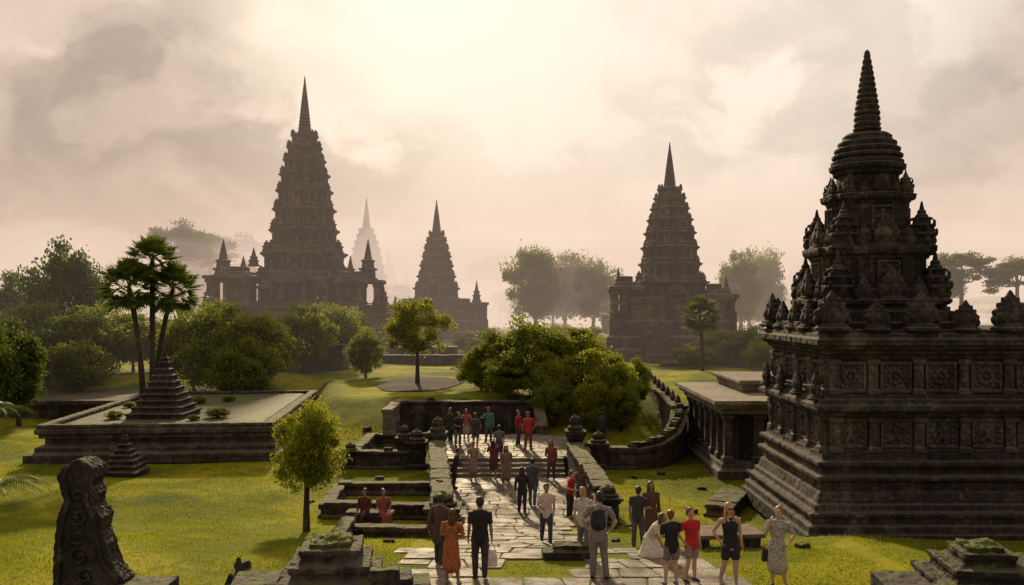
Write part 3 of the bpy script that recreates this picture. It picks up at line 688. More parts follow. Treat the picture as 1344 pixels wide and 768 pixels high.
# ------------------------------------------------------------ right low colonnaded building
e=thing('colonnaded_building','low flat roofed stone building with square columns','building',(9.1,38.2,-.95))
mb=MB(); mb.box(-.3,6,-.3,8.6,0,.35); mb.box(-.1,6,-.1,8.4,.34,.6); erode(mb.obj('base',STONE_P,e),.06,.05,.5)
mb=MB(); mb.box(.9,5.6,.9,7.6,.58,2.74); mb.obj('inner_wall',STONE_N,e)
for i in range(7):
    mb=MB(); mb.box(-.17,.17,-.17,.17,.6,2.75); mb.box(-.25,.25,-.25,.25,.6,.85); mb.box(-.25,.25,-.25,.25,2.5,2.74); erode(mb.obj('column',STONE_P,e,loc=(.25,.25+i*1.27,0)),.04,.04,.3)
for i in range(1,4):
    mb=MB(); mb.box(-.2,.2,-.17,.17,.6,2.75); mb.box(-.28,.28,-.25,.25,.6,.85); mb.box(-.28,.28,-.25,.25,2.5,2.74); erode(mb.obj('column',STONE_P,e,loc=(.25+i*1.35,.25,0)),.04,.04,.3)
mb=MB(); mb.box(-.1,6,-.1,8.3,2.72,3.01); mb.box(-.3,6.2,-.3,8.5,3.0,3.16); mb.box(-.5,6.4,-.5,8.7,3.15,3.36); erode(mb.obj('roof',STONE_L,e),.06,.06,.5)
mb=MB(); mb.box(1.6,6,3,8.2,3.3,3.76); mb.box(1.4,6.2,2.8,8.4,3.75,3.95); erode(mb.obj('roof_block',STONE_L,e),.06,.06,.5)
wall((7.2,30.8),(8.4,33.4),.9,-1,-.45,'low sloping stone kerb beside the temple base')

# ------------------------------------------------------------ big near temple
X0,X1,Y0,Y1=9.6,22.0,27.0,32.6
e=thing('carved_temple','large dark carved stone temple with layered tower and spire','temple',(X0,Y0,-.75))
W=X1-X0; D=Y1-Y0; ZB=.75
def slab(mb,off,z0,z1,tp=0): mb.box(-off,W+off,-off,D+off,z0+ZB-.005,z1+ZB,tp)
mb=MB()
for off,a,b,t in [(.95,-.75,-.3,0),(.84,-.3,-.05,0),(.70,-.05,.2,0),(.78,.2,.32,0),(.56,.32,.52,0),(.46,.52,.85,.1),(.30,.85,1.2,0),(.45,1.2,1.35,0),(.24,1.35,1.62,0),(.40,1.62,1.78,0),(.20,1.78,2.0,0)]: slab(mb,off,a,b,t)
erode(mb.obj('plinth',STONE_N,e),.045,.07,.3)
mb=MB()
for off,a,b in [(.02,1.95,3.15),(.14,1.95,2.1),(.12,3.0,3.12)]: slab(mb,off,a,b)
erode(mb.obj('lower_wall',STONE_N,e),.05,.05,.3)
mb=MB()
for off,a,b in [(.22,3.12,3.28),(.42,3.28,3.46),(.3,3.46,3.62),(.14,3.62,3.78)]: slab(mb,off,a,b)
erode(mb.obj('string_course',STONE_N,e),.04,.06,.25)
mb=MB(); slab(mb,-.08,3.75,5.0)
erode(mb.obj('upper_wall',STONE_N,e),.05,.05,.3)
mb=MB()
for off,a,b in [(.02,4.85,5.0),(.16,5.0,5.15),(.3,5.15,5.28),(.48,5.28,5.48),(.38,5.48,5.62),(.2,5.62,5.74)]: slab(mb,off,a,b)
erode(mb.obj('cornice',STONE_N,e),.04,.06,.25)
def panel(w,h):
    mb=MB(); f=.09
    mb.box(-w/2,w/2,-.14,.03,0,f); mb.box(-w/2,w/2,-.14,.03,h-f,h); mb.box(-w/2,-w/2+f,-.14,.03,0,h); mb.box(w/2-f,w/2,-.14,.03,0,h)
    mb.box(-w/2,w/2,-.01,.05,0,h)
    for i in range(8):
        a=i*math.pi/4; mb.ell((math.cos(a)*h*.20,-.05,h/2+math.sin(a)*h*.20),(h*.085,.10,h*.085),8,6)
    mb.ell((0,-.07,h/2),(h*.08,.12,h*.08),8,6)
    for i in range(14):
        a=i*math.pi/7; mb.ell((math.cos(a)*w*.40,-.02,h/2+math.sin(a)*h*.37),(.05,.07,.05),6,5)
    o=mb.obj('p',STONE_R); erode(o,.018,.015,.12); me=bake(o); bpy.data.objects.remove(o); return me
def figure_panel(w,h,v=0):
    mb=MB(); f=.07
    mb.box(-w/2,w/2,-.10,.03,0,f); mb.box(-w/2,w/2,-.10,.03,h-f,h); mb.box(-w/2,-w/2+f,-.10,.03,0,h); mb.box(w/2-f,w/2,-.10,.03,0,h); mb.box(-w/2,w/2,-.01,.05,0,h)
    x=.03*v
    mb.ell((x,-.07,h*.76),(.075,.08,.09),8,6); mb.tube([(x,-.06,h*.68),(x*.5,-.06,h*.5),(0,-.05,h*.36)],[(.11,.07),(.08,.06),(.12,.07)],8)
    mb.tube([(-.05,-.06,h*.36),(-.16-.05*v,-.08,h*.24),(-.06,-.06,h*.12)],[.06,.05,.04],6); mb.tube([(.05,-.06,h*.36),(.14,-.08,h*.26),(.12+.05*v,-.06,h*.1)],[.06,.05,.04],6)
    mb.tube([(-.1,-.07,h*.64),(-.24,-.07,h*(.5+.1*v)),(-.15,-.08,h*(.42+.25*v))],[.035,.03,.025],6); mb.tube([(.1,-.07,h*.64),(.25,-.07,h*.52),(.24,-.08,h*.70)],[.035,.03,.025],6)
    for q in (-1,1):
        for k in range(4): mb.ell((q*w*.36,-.03,h*(.2+.19*k)),(.06,.06,.07),6,5)
    o=mb.obj('p',STONE_R); erode(o,.016,.015,.12); me=bake(o); bpy.data.objects.remove(o); return me
PU=panel(1.0,.95); PLS=[figure_panel(.95,.86,v) for v in (0,1,-1)]; PL=PLS[0]
mb=MB(); mb.box(-.15,.15,-.14,.03,0,1.06); mb.box(-.2,.2,-.2,.03,0,.14); mb.box(-.2,.2,-.2,.03,.92,1.06); mb.ell((0,-.12,.53),(.1,.11,.3),8,6)
for q in range(4): mb.ell((.09*(-1)**q,-.13,.25+.17*q),(.07,.07,.06),6,5)
o=mb.obj('p',STONE_R); erode(o,.022,.02,.12); PIL=bake(o); bpy.data.objects.remove(o)
n=9; sp=W/n
for i in range(n):
    part('relief_panel',PU,e,((i+.5)*sp,.08-.02,3.82+ZB),(.95,1,1)); part('figure_relief',PLS[i%3],e,((i+.5)*sp,-.02,2.16+ZB))
for i in range(n+1):
    xx_=min(max(i*sp,.2),W-.2)
    part('pilaster',PIL,e,(xx_,.06,3.78+ZB)); part('pilaster',PIL,e,(xx_,-.03,2.03+ZB))
n=4; sp=D/n
for i in range(n):
    part('relief_panel',PU,e,(.06,(i+.5)*sp,3.82+ZB),rot=(0,0,-math.pi/2)); part('figure_relief',PLS[(i+1)%3],e,(-.02,(i+.5)*sp,2.16+ZB),rot=(0,0,-math.pi/2))
for i in range(n+1):
    yy_=min(max(i*sp,.2),D-.2)
    part('pilaster',PIL,e,(.06,yy_,3.78+ZB),rot=(0,0,-math.pi/2)); part('pilaster',PIL,e,(-.03,yy_,2.03+ZB),rot=(0,0,-math.pi/2))
for i in range(10):
    s=1.12 if i%2==0 else .85; part('antefix',AFN,e,(.1+i*1.35,-.12,5.7+ZB),(s*.95,s,s*(1.0)))
for i in range(1,5):
    s=1.1 if i==4 else .85; part('antefix',AFN,e,(-.12,.1+i*1.3,5.7+ZB),(s,s,s*1.0),(0,0,-math.pi/2))
for i in range(6): part('antefix',AFN,e,(.2+i*1.2,D+.1,5.7+ZB),(.9,.9,.95))
for yy_ in (.2,1.9,3.7,5.4): part('antefix',AFN,e,(-.30,yy_,3.58+ZB),(.55,.55,.8),(0,0,-math.pi/2))
cx=at(1138,30)-X0; cy=3.0
def tprof(name,pr,vox=.04,st=.04,poly=RED,smooth=False,ribs=None):
    mb=MB(); mb.prof(poly,[(z+ZB,w) for z,w in pr],cx,cy)
    if ribs:
        z0_,z1_,w=ribs
        for k in range(4):
            a=k*math.pi/2; c,sn=math.cos(a),math.sin(a)
            for q,off in ((-.5,.93),(.5,.93),(-.74,.82),(.74,.82),(-.32,1.01),(.32,1.01)):
                x_=cx+(c*off-sn*q)*w; y_=cy+(sn*off+c*q)*w; b_=.055*w
                mb.box(x_-b_,x_+b_,y_-b_,y_+b_,z0_+ZB,z1_+ZB)
    return erode(mb.obj(name,STONE_N,e,smooth),vox,st,.22)
tprof('tower_base',[(5.5,2.7),(5.95,2.7),(5.95,2.45),(6.3,2.45),(6.3,2.2),(6.5,2.12),(6.5,2.3),(6.66,2.3),(6.66,2.0),(6.95,1.95)])
tprof('tower_tier',[(6.85,1.93),(7.0,1.93),(7.0,1.72),(7.1,1.60),(7.5,1.64),(8.0,1.60),(8.0,1.74),(8.12,1.74),(8.12,1.9),(8.25,1.95),(8.38,1.95),(8.38,1.68),(8.55,1.62),(8.55,1.46),(8.75,1.44)],ribs=(7.0,8.1,1.62))
tprof('tower_tier',[(8.7,1.44),(8.85,1.44),(8.85,1.24),(8.95,1.16),(9.4,1.19),(9.85,1.14),(9.85,1.25),(9.97,1.25),(9.97,1.38),(10.16,1.42),(10.16,1.18),(10.3,1.1)],ribs=(8.9,9.95,1.17))
tprof('tower_neck',[(10.25,1.08),(10.35,1.1),(10.35,.96),(10.5,.93),(10.85,.92),(10.85,1.02),(10.98,1.04)],.035,.03)
# swelling ringed bell, broad rings
bell=[(10.95,1.05),(11.03,1.22),(11.17,1.24),(11.19,1.10)]
for i in range(5):
    t=i/5; w=.56+.54*math.cos(t*math.pi/2)**.9; z=11.2+i*.215; bell+=[(z,w*1.0),(z+.03,w*1.06),(z+.12,w*1.06),(z+.15,w*.94),(z+.20,w*.92)]
bell+=[(12.29,.46),(12.34,.32)]
tprof('ringed_bell',bell,.026,.02,CIR)
sp_=[(12.28,.32),(12.36,.34),(12.38,.45),(12.46,.46),(12.48,.36)]
for i in range(13):
    t=i/13; w=.39*(1-t)**.85*(1 if t>.15 else .9+.66*t)+.065; z=12.5+i*.193; sp_+=[(z,w*.95),(z+.04,w*1.05),(z+.12,w*1.04),(z+.16,w*.92)]
sp_+=[(15.04,.09),(15.12,.04)]
tprof('spire',sp_,.020,.012,CIR)
for (zt_,r,sc,sm_) in ((6.62,2.0,1.45,1.05),(8.36,1.62,1.35,1.0),(10.14,1.16,.75,.62)):
    for k in range(4):
        a=k*math.pi/2; c,sn=math.cos(a),math.sin(a)
        part('antefix',AFN,e,(cx+c*r,cy+sn*r,zt_+ZB-.05),(sm_*.85,sm_*.8,sm_),(0,0,a+math.pi/2))
        for q in (-.44,.44): part('antefix',AFN,e,(cx+(c*.96-sn*q)*r,cy+(sn*.96+c*q)*r,zt_+ZB-.05),(sm_*.55,sm_*.55,sm_*.7),(0,0,a+math.pi/2))
        u=v=.78
        part('corner_turret',TUR,e,(cx+(u*c-v*sn)*r,cy+(u*sn+v*c)*r,zt_+ZB-.05),(sc*.95,sc*.95,sc))
for (zz_,r,s) in ((7.10,1.62,.96),(8.92,1.17,.94)):
    for k in range(4):
        a=k*math.pi/2
        part('niche_panel',PL,e,(cx+math.cos(a)*r,cy+math.sin(a)*r,zz_+ZB),(s*.8,1.5,s),(0,0,a+math.pi/2))
b=thing('stone_bench','broad brown slab bench set on stone blocks','bench',(at(950,23.6),23.6,hz(5.6,23.6)-.02),.12)
mb=MB(); mb.box(-.95,.95,-.55,.55,.34,.46); erode(mb.obj('seat',simple_mat('brown_slab',(.14,.085,.055),.8,.4,5),b),.03,.02,.3)
for s in (-1,1): erode(MB().box(s*.7-.16,s*.7+.16,-.45,.45,0,.345).obj('leg',STONE_F,b),.03,.03,.3)

# ------------------------------------------------------------ foreground ruins
MOSS=stone_mat('mossy_top',(.02,.022,.010),(.055,.066,.014),(.12,.13,.025),.95,brick=False)
def pyramid(x,y,z,tiers,lab,rot=0,extra=()):
    e=thing('ruined_shrine',lab,'ruined shrine',(x,y,z),rot); mb=MB(); zz_=-.3
    for w,h in tiers:
        mb.box(-w,w,-w,w,zz_,zz_+h*.62); mb.box(-w*1.06,w*1.06,-w*1.06,w*1.06,zz_+h*.6,zz_+h); zz_+=h-.02
    erode(mb.obj('stepped_body',STONE_F,e),.026,.09,.2)
    mb=MB(); w=tiers[-1][0]; mb.box(-w*.75,w*.7,-w*.7,w*.75,zz_-.05,zz_+.10); mb.ell((w*.2,0,zz_+.08),(w*.5,w*.4,.1)); erode(mb.obj('mossy_cap',MOSS,e),.03,.12,.15)
    for b in extra: erode(MB().box(*b).obj('fallen_block',STONE_F,e),.028,.07,.2)
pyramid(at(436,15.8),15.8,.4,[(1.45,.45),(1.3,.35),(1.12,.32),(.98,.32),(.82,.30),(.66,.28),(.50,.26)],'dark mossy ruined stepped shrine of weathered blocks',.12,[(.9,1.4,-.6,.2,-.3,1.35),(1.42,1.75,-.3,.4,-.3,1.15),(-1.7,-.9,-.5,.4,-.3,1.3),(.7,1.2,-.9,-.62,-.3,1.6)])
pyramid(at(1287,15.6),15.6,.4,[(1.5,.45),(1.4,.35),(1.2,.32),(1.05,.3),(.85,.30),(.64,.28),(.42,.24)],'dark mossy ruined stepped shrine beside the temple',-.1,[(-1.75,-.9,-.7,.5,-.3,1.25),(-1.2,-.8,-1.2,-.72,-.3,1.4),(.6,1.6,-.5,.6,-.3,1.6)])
pl=[(72,860),(78,740),(80,700),(84,672),(92,655),(87,640),(83,625),(89,611),(100,606),(108,600),(122,604),(131,611),(134,622),(127,634),(134,645),(130,660),(142,676),(139,694),(147,712),(149,728),(158,744),(170,756),(172,860)]
d=16.2; cxp=at(140,d); z0=.35
e=thing('broken_stone_pillar','tall broken dark carved stone pillar with worn curved base','stone ruin',(cxp,d,z0))
poly=[(at(a,d)-cxp,zt(b,d)-z0) for a,b in pl]
bm_=bmesh.new(); 
fr=[bm_.verts.new((x,-.24,z)) for x,z in poly]; f_=bm_.faces.new(fr)
r_=bmesh.ops.extrude_face_region(bm_,geom=[f_]); bmesh.ops.translate(bm_,vec=(0,.50,0),verts=[v for v in r_['geom'] if isinstance(v,bmesh.types.BMVert)])
bmesh.ops.triangulate(bm_,faces=bm_.faces[:]); bmesh.ops.recalc_face_normals(bm_,faces=bm_.faces[:])
me=bpy.data.meshes.new('pillar_body'); bm_.to_mesh(me); bm_.free(); me.materials.append(STONE_F)
o=bpy.data.objects.new('pillar_body',me); COL.objects.link(o); o.parent=e; erode(o,.018,.07,.10)
def xr_at(z):
    X=[]
    for (a,b),(c,dd_) in zip(poly,poly[1:]+poly[:1]):
        if (b-z)*(dd_-z)<0: X.append(a+(c-a)*(z-b)/(dd_-b))
    return (min(X),max(X)) if len(X)>=2 else (0,0)
mb=MB(); bor=[]
for i in range(13):
    z=.7+i*.21; q=xr_at(z); bor.append((q[0]+.12,-.25,z))
mb.tube(bor,[.045]*13,8)
bor=[]
for i in range(11):
    z=1.0+i*.2; q=xr_at(z); bor.append((q[1]-.13,-.25,z))
mb.tube(bor,[.045]*11,8)
for i in range(6):
    z=.9+i*.36; q=xr_at(z); c_=(q[0]+q[1])/2; R_=.16; pts_=[]
    for k in range(12):
        a=k*.62+i; rr_=R_*(1-k/13); pts_.append((c_+rr_*math.cos(a)*1.1,-.27,z+rr_*math.sin(a)))
    mb.tube(pts_,[.03]*12,6)
erode(mb.obj('carved_relief',STONE_F,e),.016,.02,.12)
mb=MB(); mb.box(at(150,d)-cxp,at(228,d)-cxp,-.4,.3,-.3,1.12); erode(mb.obj('base_block',STONE_F,e),.025,.07,.25)
e=thing('guardian_statue','small dark weathered seated guardian statue on a block','statue',(at(313,17),17,.35))
erode(MB().box(-.22,.22,-.22,.22,0,.55).obj('pedestal',STONE_F,e),.025,.04,.2)
mb=MB(); mb.ell((0,0,.72),(.2,.2,.17)); mb.tube([(0,0,.7),(0,0,.95),(0,0,1.0)],[(.14,.1),(.15,.1),(.08,.07)]); mb.ell((0,-.01,1.15),(.085,.09,.11)); mb.ell((0,0,1.26),(.05,.05,.06))
for s in (-1,1):
    mb.tube([(s*.15,0,.96),(s*.22,-.03,.8),(s*.14,-.15,.72)],[.05,.045,.04]); mb.tube([(s*.08,-.02,.65),(s*.2,-.2,.68),(s*.03,-.24,.6)],[.08,.07,.05])
erode(mb.obj('figure',STONE_F,e),.018,.02,.1)
e=thing('fallen_stone_block','low dark broken stone block lying on the paving','stone block',(at(745,21.6),21.6,float(pn(21.6))))
mb=MB(); mb.box(-.62,.62,-.3,.3,0,.22); mb.box(-.35,.5,-.22,.25,.2,.36); erode(mb.obj('block',STONE_F,e),.03,.09,.2)

# ------------------------------------------------------------ people
ARMS={'down':((.025,.01,-.17),(.012,-.03,-.145)),'hip':((.085,.03,-.14),(-.06,-.05,-.105)),'phone':((.03,-.05,-.155),(-.03,-.11,.045)),
 'face':((.03,-.07,-.145),(-.055,-.025,.165)),'hold':((.03,0,-.17),(-.045,-.12,-.02)),'fwd':((.02,-.05,-.165),(0,-.085,-.115)),'back':((.03,.06,-.16),(.0,.0,-.15)),
 'cross':((.04,.0,-.165),(-.12,-.08,.01)),'point':((.07,-.10,-.09),(.04,-.14,.02)),'lap':((.03,-.02,-.16),(-.05,-.12,-.06)),'photo':((.05,-.08,-.12),(-.06,-.09,.12))}
def finish(o,vox,sm_=2,disp=0):
    r=o.modifiers.new('r','REMESH'); r.mode='VOXEL'; r.voxel_size=vox; r.use_smooth_shade=True
    if sm_:
        s=o.modifiers.new('s','SMOOTH'); s.factor=.5; s.iterations=sm_
    if disp:
        d=o.modifiers.new('d','DISPLACE'); d.texture=ctex(.12); d.strength=disp; d.mid_level=.4
    return o
def person(x,y,rot,H,lab,top=('shirt',(.1,.1,.1)),sleeve='short',bottom=('pants',(.03,.03,.04)),hair=((.02,.013,.01),'short'),skin=(.38,.22,.15),arms=('down','down'),
           stride=.0,near=False,z=None,pat=None,pose='stand',backpack=None,hat=None,lean=0,glasses=False,turn=0,sway=None):
    z=float(z if z is not None else hz(x,y)+.03)
    e=thing('person',lab,'person',(x,y,z),math.radians(rot)); e['group']='visitors walking among the temples'
    S=H; v=.0075 if near else .012
    dz={'kneel':-.235,'sit':-.225}.get(pose,0.0)
    V=lambda a:(a[0]*S,a[1]*S,a[2]*S)
    ly=-lean
    sw=(.018*math.sin(x*7.3+y*3.1) if sway is None else sway) if pose=='stand' else 0
    def T(p):
        q=max(0,(p[2]-.5)); return (p[0]+sw*(1-2.2*q)+0,p[1]+ly*q,p[2]+dz-.25*lean*q+p[0]*sw*1.5*(q>.2))
    hipx=.052; J={}
    for s in (-1,1):
        st_=stride*s
        hip=(s*hipx+sw,0,.50+dz)
        if pose=='kneel': knee=(s*.075,-.20,.10); ank=(s*.07,.03,.035)
        elif pose=='sit': knee=(s*.06,-.235,.275); ank=(s*.055,-.22,.045)
        else:
            kb=.03 if (s*sw<0 and not stride) else 0
            knee=(s*.06+sw*.5,-st_*.55-.008*abs(st_>0)-kb,.272); ank=(s*(.06+abs(sw)),-st_*1.0+.01+(.03 if st_<0 else 0),.045+(.02 if st_<0 and stride else 0))
        sh=T((s*.108,0,.805)); a=ARMS[arms[0] if s<0 else arms[1]]
        el=(sh[0]+s*a[0][0],sh[1]+a[0][1],sh[2]+a[0][2]); wr=(el[0]+s*a[1][0],el[1]+a[1][1],el[2]+a[1][2])
        J[s]=(hip,knee,ank,sh,el,wr)
    k=1.06 if hair[1] in('short','cap') else 1.0
    mb=MB()
    tor=[T((0,0,.475)),T((0,.004,.53)),T((0,0,.60)),T((0,0,.68)),T((0,.004,.75)),T((0,.006,.80)),T((0,.006,.83))]
    tr=[(.088,.06),(.097,.066),(.076*k,.052),(.084*k,.056),(.096*k,.060),(.085,.05),(.045,.035)]
    mb.tube([V(p) for p in tor],[(a*S,b*S) for a,b in tr],14)
    mb.tube([V(T((0,.006,.82))),V(T((0,0,.875)))],[.034*S,.031*S],10)
    hc=Vector(T((0,-.006,.933)))
    RT=Matrix.Rotation(math.radians(turn),3,'Z')
    def hp(a): q=RT@Vector(a); return V((hc.x+q.x,hc.y+q.y,hc.z+q.z))
    mb.ell(hp((0,.004,.008)),(.046*S,.056*S,.058*S),14,10); mb.ell(hp((0,-.014,-.022)),(.036*S,.040*S,.042*S),12,8)
    mb.tube([hp((0,-.050,.008)),hp((0,-.062,-.012))],[.006*S,.0085*S],6,side=(1,0,0))
    for s in (-1,1): mb.ell(hp((s*.047,.004,-.002)),(.007*S,.012*S,.016*S),8,6)
    mb.ell(hp((0,-.05,-.032)),(.013*S,.006*S,.006*S),8,6)
    for s in (-1,1):
        hip,knee,ank,sh,el,wr=[Vector(q) for q in J[s]]
        m1=hip.lerp(knee,.45); m2=knee.lerp(ank,.3)
        mb.tube([V(hip),V(m1),V(knee),V(m2+Vector((0,.008,0))),V(ank)],[.054*S,.047*S,.032*S,.034*S,.020*S],12)
        mb.tube([V(ank+Vector((0,.012,-.022))),V(ank+Vector((0,-.04,-.028))),V(ank+Vector((s*.006,-.085,-.034)))],[(.022*S,.02*S),(.024*S,.018*S),(.02*S,.01*S)],10)
        mb.tube([V(sh+Vector((-s*.02,0,.0))),V(sh),V(sh.lerp(el,.5)),V(el),V(el.lerp(wr,.35)),V(wr)],[.030*S,.031*S,.026*S,.021*S,.022*S,.0145*S],10)
        f=(wr-el).normalized(); sd=Vector((0,-1,0)) if abs(f.z)>.7 else Vector((0,0,1)); sd=(sd-f*sd.dot(f)).normalized(); nrm=f.cross(sd).normalized()*(-s)
        if nrm.dot(Vector((-s,0,0)))<0: nrm=-nrm
        pc=wr+f*.026; mb.tube([V(wr+f*.005),V(pc),V(wr+f*.048)],[(.013*S,.011*S),(.021*S,.011*S),(.022*S,.009*S)],10,side=tuple(sd))
        for q in range(4):
            off=sd*((q-1.5)*-.0115); L=(.036,.042,.039,.030)[q]; b0=wr+f*.046+off
            mb.tube([V(b0),V(b0+f*L*.45+nrm*.004),V(b0+f*L*.75+nrm*.012),V(b0+f*L*.9+nrm*.02)],[.0052*S,.005*S,.0047*S,.0042*S],6)
        b0=wr+f*.016+sd*.016; mb.tube([V(b0),V(b0+f*.018+sd*.014+nrm*.006),V(b0+f*.034+sd*.016+nrm*.010)],[.0066*S,.006*S,.005*S],6)
    finish(mb.obj('body',cmat('skin',skin),e,True),v if near else .0105,1)
    if near or abs(rot)<70:
        for s in (-1,1): MB().ell(hp((s*.018,-.049,.006)),(.0065*S,.005*S,.0045*S),8,6).obj('eye',cmat('eye',(.02,.015,.012)),e,True)
    if glasses:
        mb=MB()
        for s in (-1,1): mb.ell(hp((s*.019,-.056,.006)),(.017*S,.005*S,.013*S),10,6)
        mb.tube([hp((-.045,-.03,.008)),hp((-.03,-.057,.009)),hp((.03,-.057,.009)),hp((.045,-.03,.008))],[.003*S]*4,6); mb.obj('sunglasses',cmat('lens',(.01,.01,.01)),e,True)
    hcq=hair[1]; mb=MB()
    mb.ell(hp((0,.016,.022)),(.053*S,.056*S,.056*S),14,10); mb.ell(hp((0,.035,-.004)),(.046*S,.038*S,.045*S),12,8)
    if hcq=='long':
        mb.tube([hp((0,.03,.02)),hp((0,.05,-.05)),hp((0,.055,-.115)),hp((0,.05,-.16))],[(.05*S,.035*S),(.052*S,.026*S),(.05*S,.02*S),(.03*S,.012*S)],12)
        for s in (-1,1): mb.tube([hp((s*.04,.0,.02)),hp((s*.052,.005,-.05)),hp((s*.05,-.0,-.11))],[(.012*S,.02*S),(.014*S,.024*S),(.01*S,.014*S)],8)
    if hcq=='bun': mb.ell(hp((0,.055,.055)),(.028*S,.028*S,.028*S),10,8)
    if hcq=='pony': mb.tube([hp((0,.06,.02)),hp((0,.08,-.03)),hp((0,.07,-.10))],[.018*S,.02*S,.01*S],8)
    finish(mb.obj('hair',cmat('hair',hair[0]),e,True),.009,1,.012)
    if hat:
        mb=MB(); mb.ell(hp((0,.008,.045)),(.056*S,.062*S,.038*S),14,8); mb.tube([hp((0,-.05,.035)),hp((0,-.09,.028))],[(.042*S,.006*S),(.03*S,.005*S)],10); finish(mb.obj('cap',cmat('cloth',hat),e,True),.008,1)
    kind,col=top; tm=cmat('cloth',col,pat)
    mb=MB()
    if kind=='dress':
        if pose=='kneel':
            tt=[T((0,0,q)) for q in (.535,.60,.68,.75,.80)]
            pts=[(0,-.06,.03),(0,-.06,.10),(0,-.04,.2)]+tt; rd=[(.20,.22),(.17,.19),(.125,.13),(.108,.08),(.086,.064),(.094,.068),(.104,.07),(.09,.055)]
        elif pose=='sit':
            pts=[T((0,0,q)) for q in (.49,.53,.60,.68,.75,.80)]; rd=[(.11,.08),(.106,.076),(.085,.062),(.094,.067),(.105,.070),(.092,.056)]
            mb.tube([V((0,0,.50+dz)),V((0,-.12,.50+dz)),V((0,-.235,.27)),V((0,-.24,.16))],[(.105*S,.07*S),(.105*S,.065*S),(.105*S,.06*S),(.11*S,.05*S)],14)
        else:
            pts=[(sw*.6,0,.24)]+[T((0,0,q)) for q in (.34,.45,.53,.60,.68,.75,.80)]; rd=[(.130,.108),(.120,.098),(.109,.083),(.106,.076),(.085,.062),(.094,.067),(.105,.070),(.092,.056)]
        mb.tube([V(p) for p in pts],[(a*S,b*S) for a,b in rd],18)
    else:
        lo=.47 if kind!='tank' else .53
        if kind=='coat' and pose!='sit': lo=.36
        pts=[T((0,0,q)) for q in (lo,.53+.005,.60,.68,.75,.80)]; rd=[(.100 if kind!='coat' else .115,.074 if kind!='coat' else .09),(.107,.077),(.090*k,.065),(.096*k,.068),(.107*k,.071),(.094,.058)]
        if kind=='tank': rd=[(.100,.070),(.100,.070),(.084,.060),(.092,.064),(.1,.066),(.055,.045)]
        mb.tube([V(p) for p in pts],[(a*S,b*S) for a,b in rd],16)
    if kind!='tank':
        mb.tube([V(T((0,.006,.80))),V(T((0,.006,.828)))],[(.06*S,.045*S),(.042*S,.037*S)],12)
        if sleeve!='none':
            for s in (-1,1):
                hip,knee,ank,sh,el,wr=[Vector(q) for q in J[s]]
                if sleeve=='short': mb.tube([V(sh+Vector((-s*.03,0,0))),V(sh),V(sh.lerp(el,.62))],[.038*S,.041*S,.036*S],10)
                else: mb.tube([V(sh+Vector((-s*.03,0,0))),V(sh),V(sh.lerp(el,.5)),V(el),V(el.lerp(wr,.4)),V(el.lerp(wr,.9))],[.038*S,.041*S,.035*S,.031*S,.029*S,.023*S],10)
    else:
        for s in (-1,1): mb.tube([V(T((s*.05,-.045,.77))),V(T((s*.055,-.01,.825))),V(T((s*.05,.045,.77)))],[.010*S]*3,6)
    finish(mb.obj({'dress':'dress','tank':'tank_top','coat':'coat'}.get(kind,'shirt'),tm,e,True),.011,2,.016)
    if bottom and kind!='dress':
        bk,bc=bottom; mb=MB()
        mb.tube([V((sw,0,.50+dz)),V((sw,.003,.53+dz)),V((sw*.8,0,.575+dz))],[(.098*S,.068*S),(.104*S,.073*S),(.086*S,.062*S)],14)
        if bk=='skirt':
            mb.tube([V((sw,0,.3)),V((sw,0,.42)),V((sw,0,.53))],[(.115*S,.09*S),(.11*S,.082*S),(.104*S,.074*S)],14)
        else:
            for s in (-1,1):
                hip,knee,ank,sh,el,wr=[Vector(q) for q in J[s]]
                if bk=='shorts': mb.tube([V(hip),V(hip.lerp(knee,.3)),V(hip.lerp(knee,.62))],[.061*S,.058*S,.056*S],12)
                else: mb.tube([V(hip),V(hip.lerp(knee,.45)),V(knee),V(knee.lerp(ank,.4)+Vector((0,.006,0))),V(ank+Vector((0,0,-.008)))],[.061*S,.055*S,.042*S,.040*S,.033*S],12)
        finish(mb.obj({'pants':'trousers'}.get(bk,bk),cmat('cloth',bc),e,True),.011,2,.014)
    for s in (-1,1):
        ank=Vector(J[s][2]); mb=MB()
        mb.tube([V(ank+Vector((0,.018,-.025))),V(ank+Vector((0,-.035,-.029))),V(ank+Vector((s*.006,-.088,-.034)))],[(.026*S,.022*S),(.028*S,.02*S),(.024*S,.013*S)],10)
        mb.obj('shoe',cmat('shoe',(.03,.025,.025) if (int(abs(x)*10)%2) else (.25,.22,.2)),e,True)
    if backpack:
        mb=MB(); c=T((0,.10,.70)); mb.tube([V((c[0],c[1],c[2]-.085)),V((c[0],c[1]+.012,c[2]-.02)),V((c[0],c[1],c[2]+.085))],[(.082*S,.05*S),(.088*S,.058*S),(.07*S,.042*S)],14)
        mb.ell(V((c[0],c[1]+.05,c[2]-.04)),(.06*S,.03*S,.05*S))
        for s in (-1,1): mb.tube([V(T((s*.06,.06,.78))),V(T((s*.07,.0,.83))),V(T((s*.075,-.068,.76))),V(T((s*.085,-.03,.66))),V(T((s*.07,.07,.63)))],[(.014*S,.007*S)]*5,8)
        finish(mb.obj('backpack',cmat('cloth',backpack),e,True),.01,2,.01)
    return e,J,S
BL=(.015,.015,.017); HB=(.02,.013,.01)
Lt=(.52,.33,.235); Dk=(.30,.17,.105)
def P_(px,d,*a,**k): return person(at(px,d),d,*a,**k)
P_(594,19.3,172,1.62,'woman in an orange patterned dress with brown hair',('dress',(.42,.13,.045)),'short',None,((.09,.03,.015),'long'),Dk,('cross','cross'),near=True,pat=(.14,.035,.025),sway=.02)
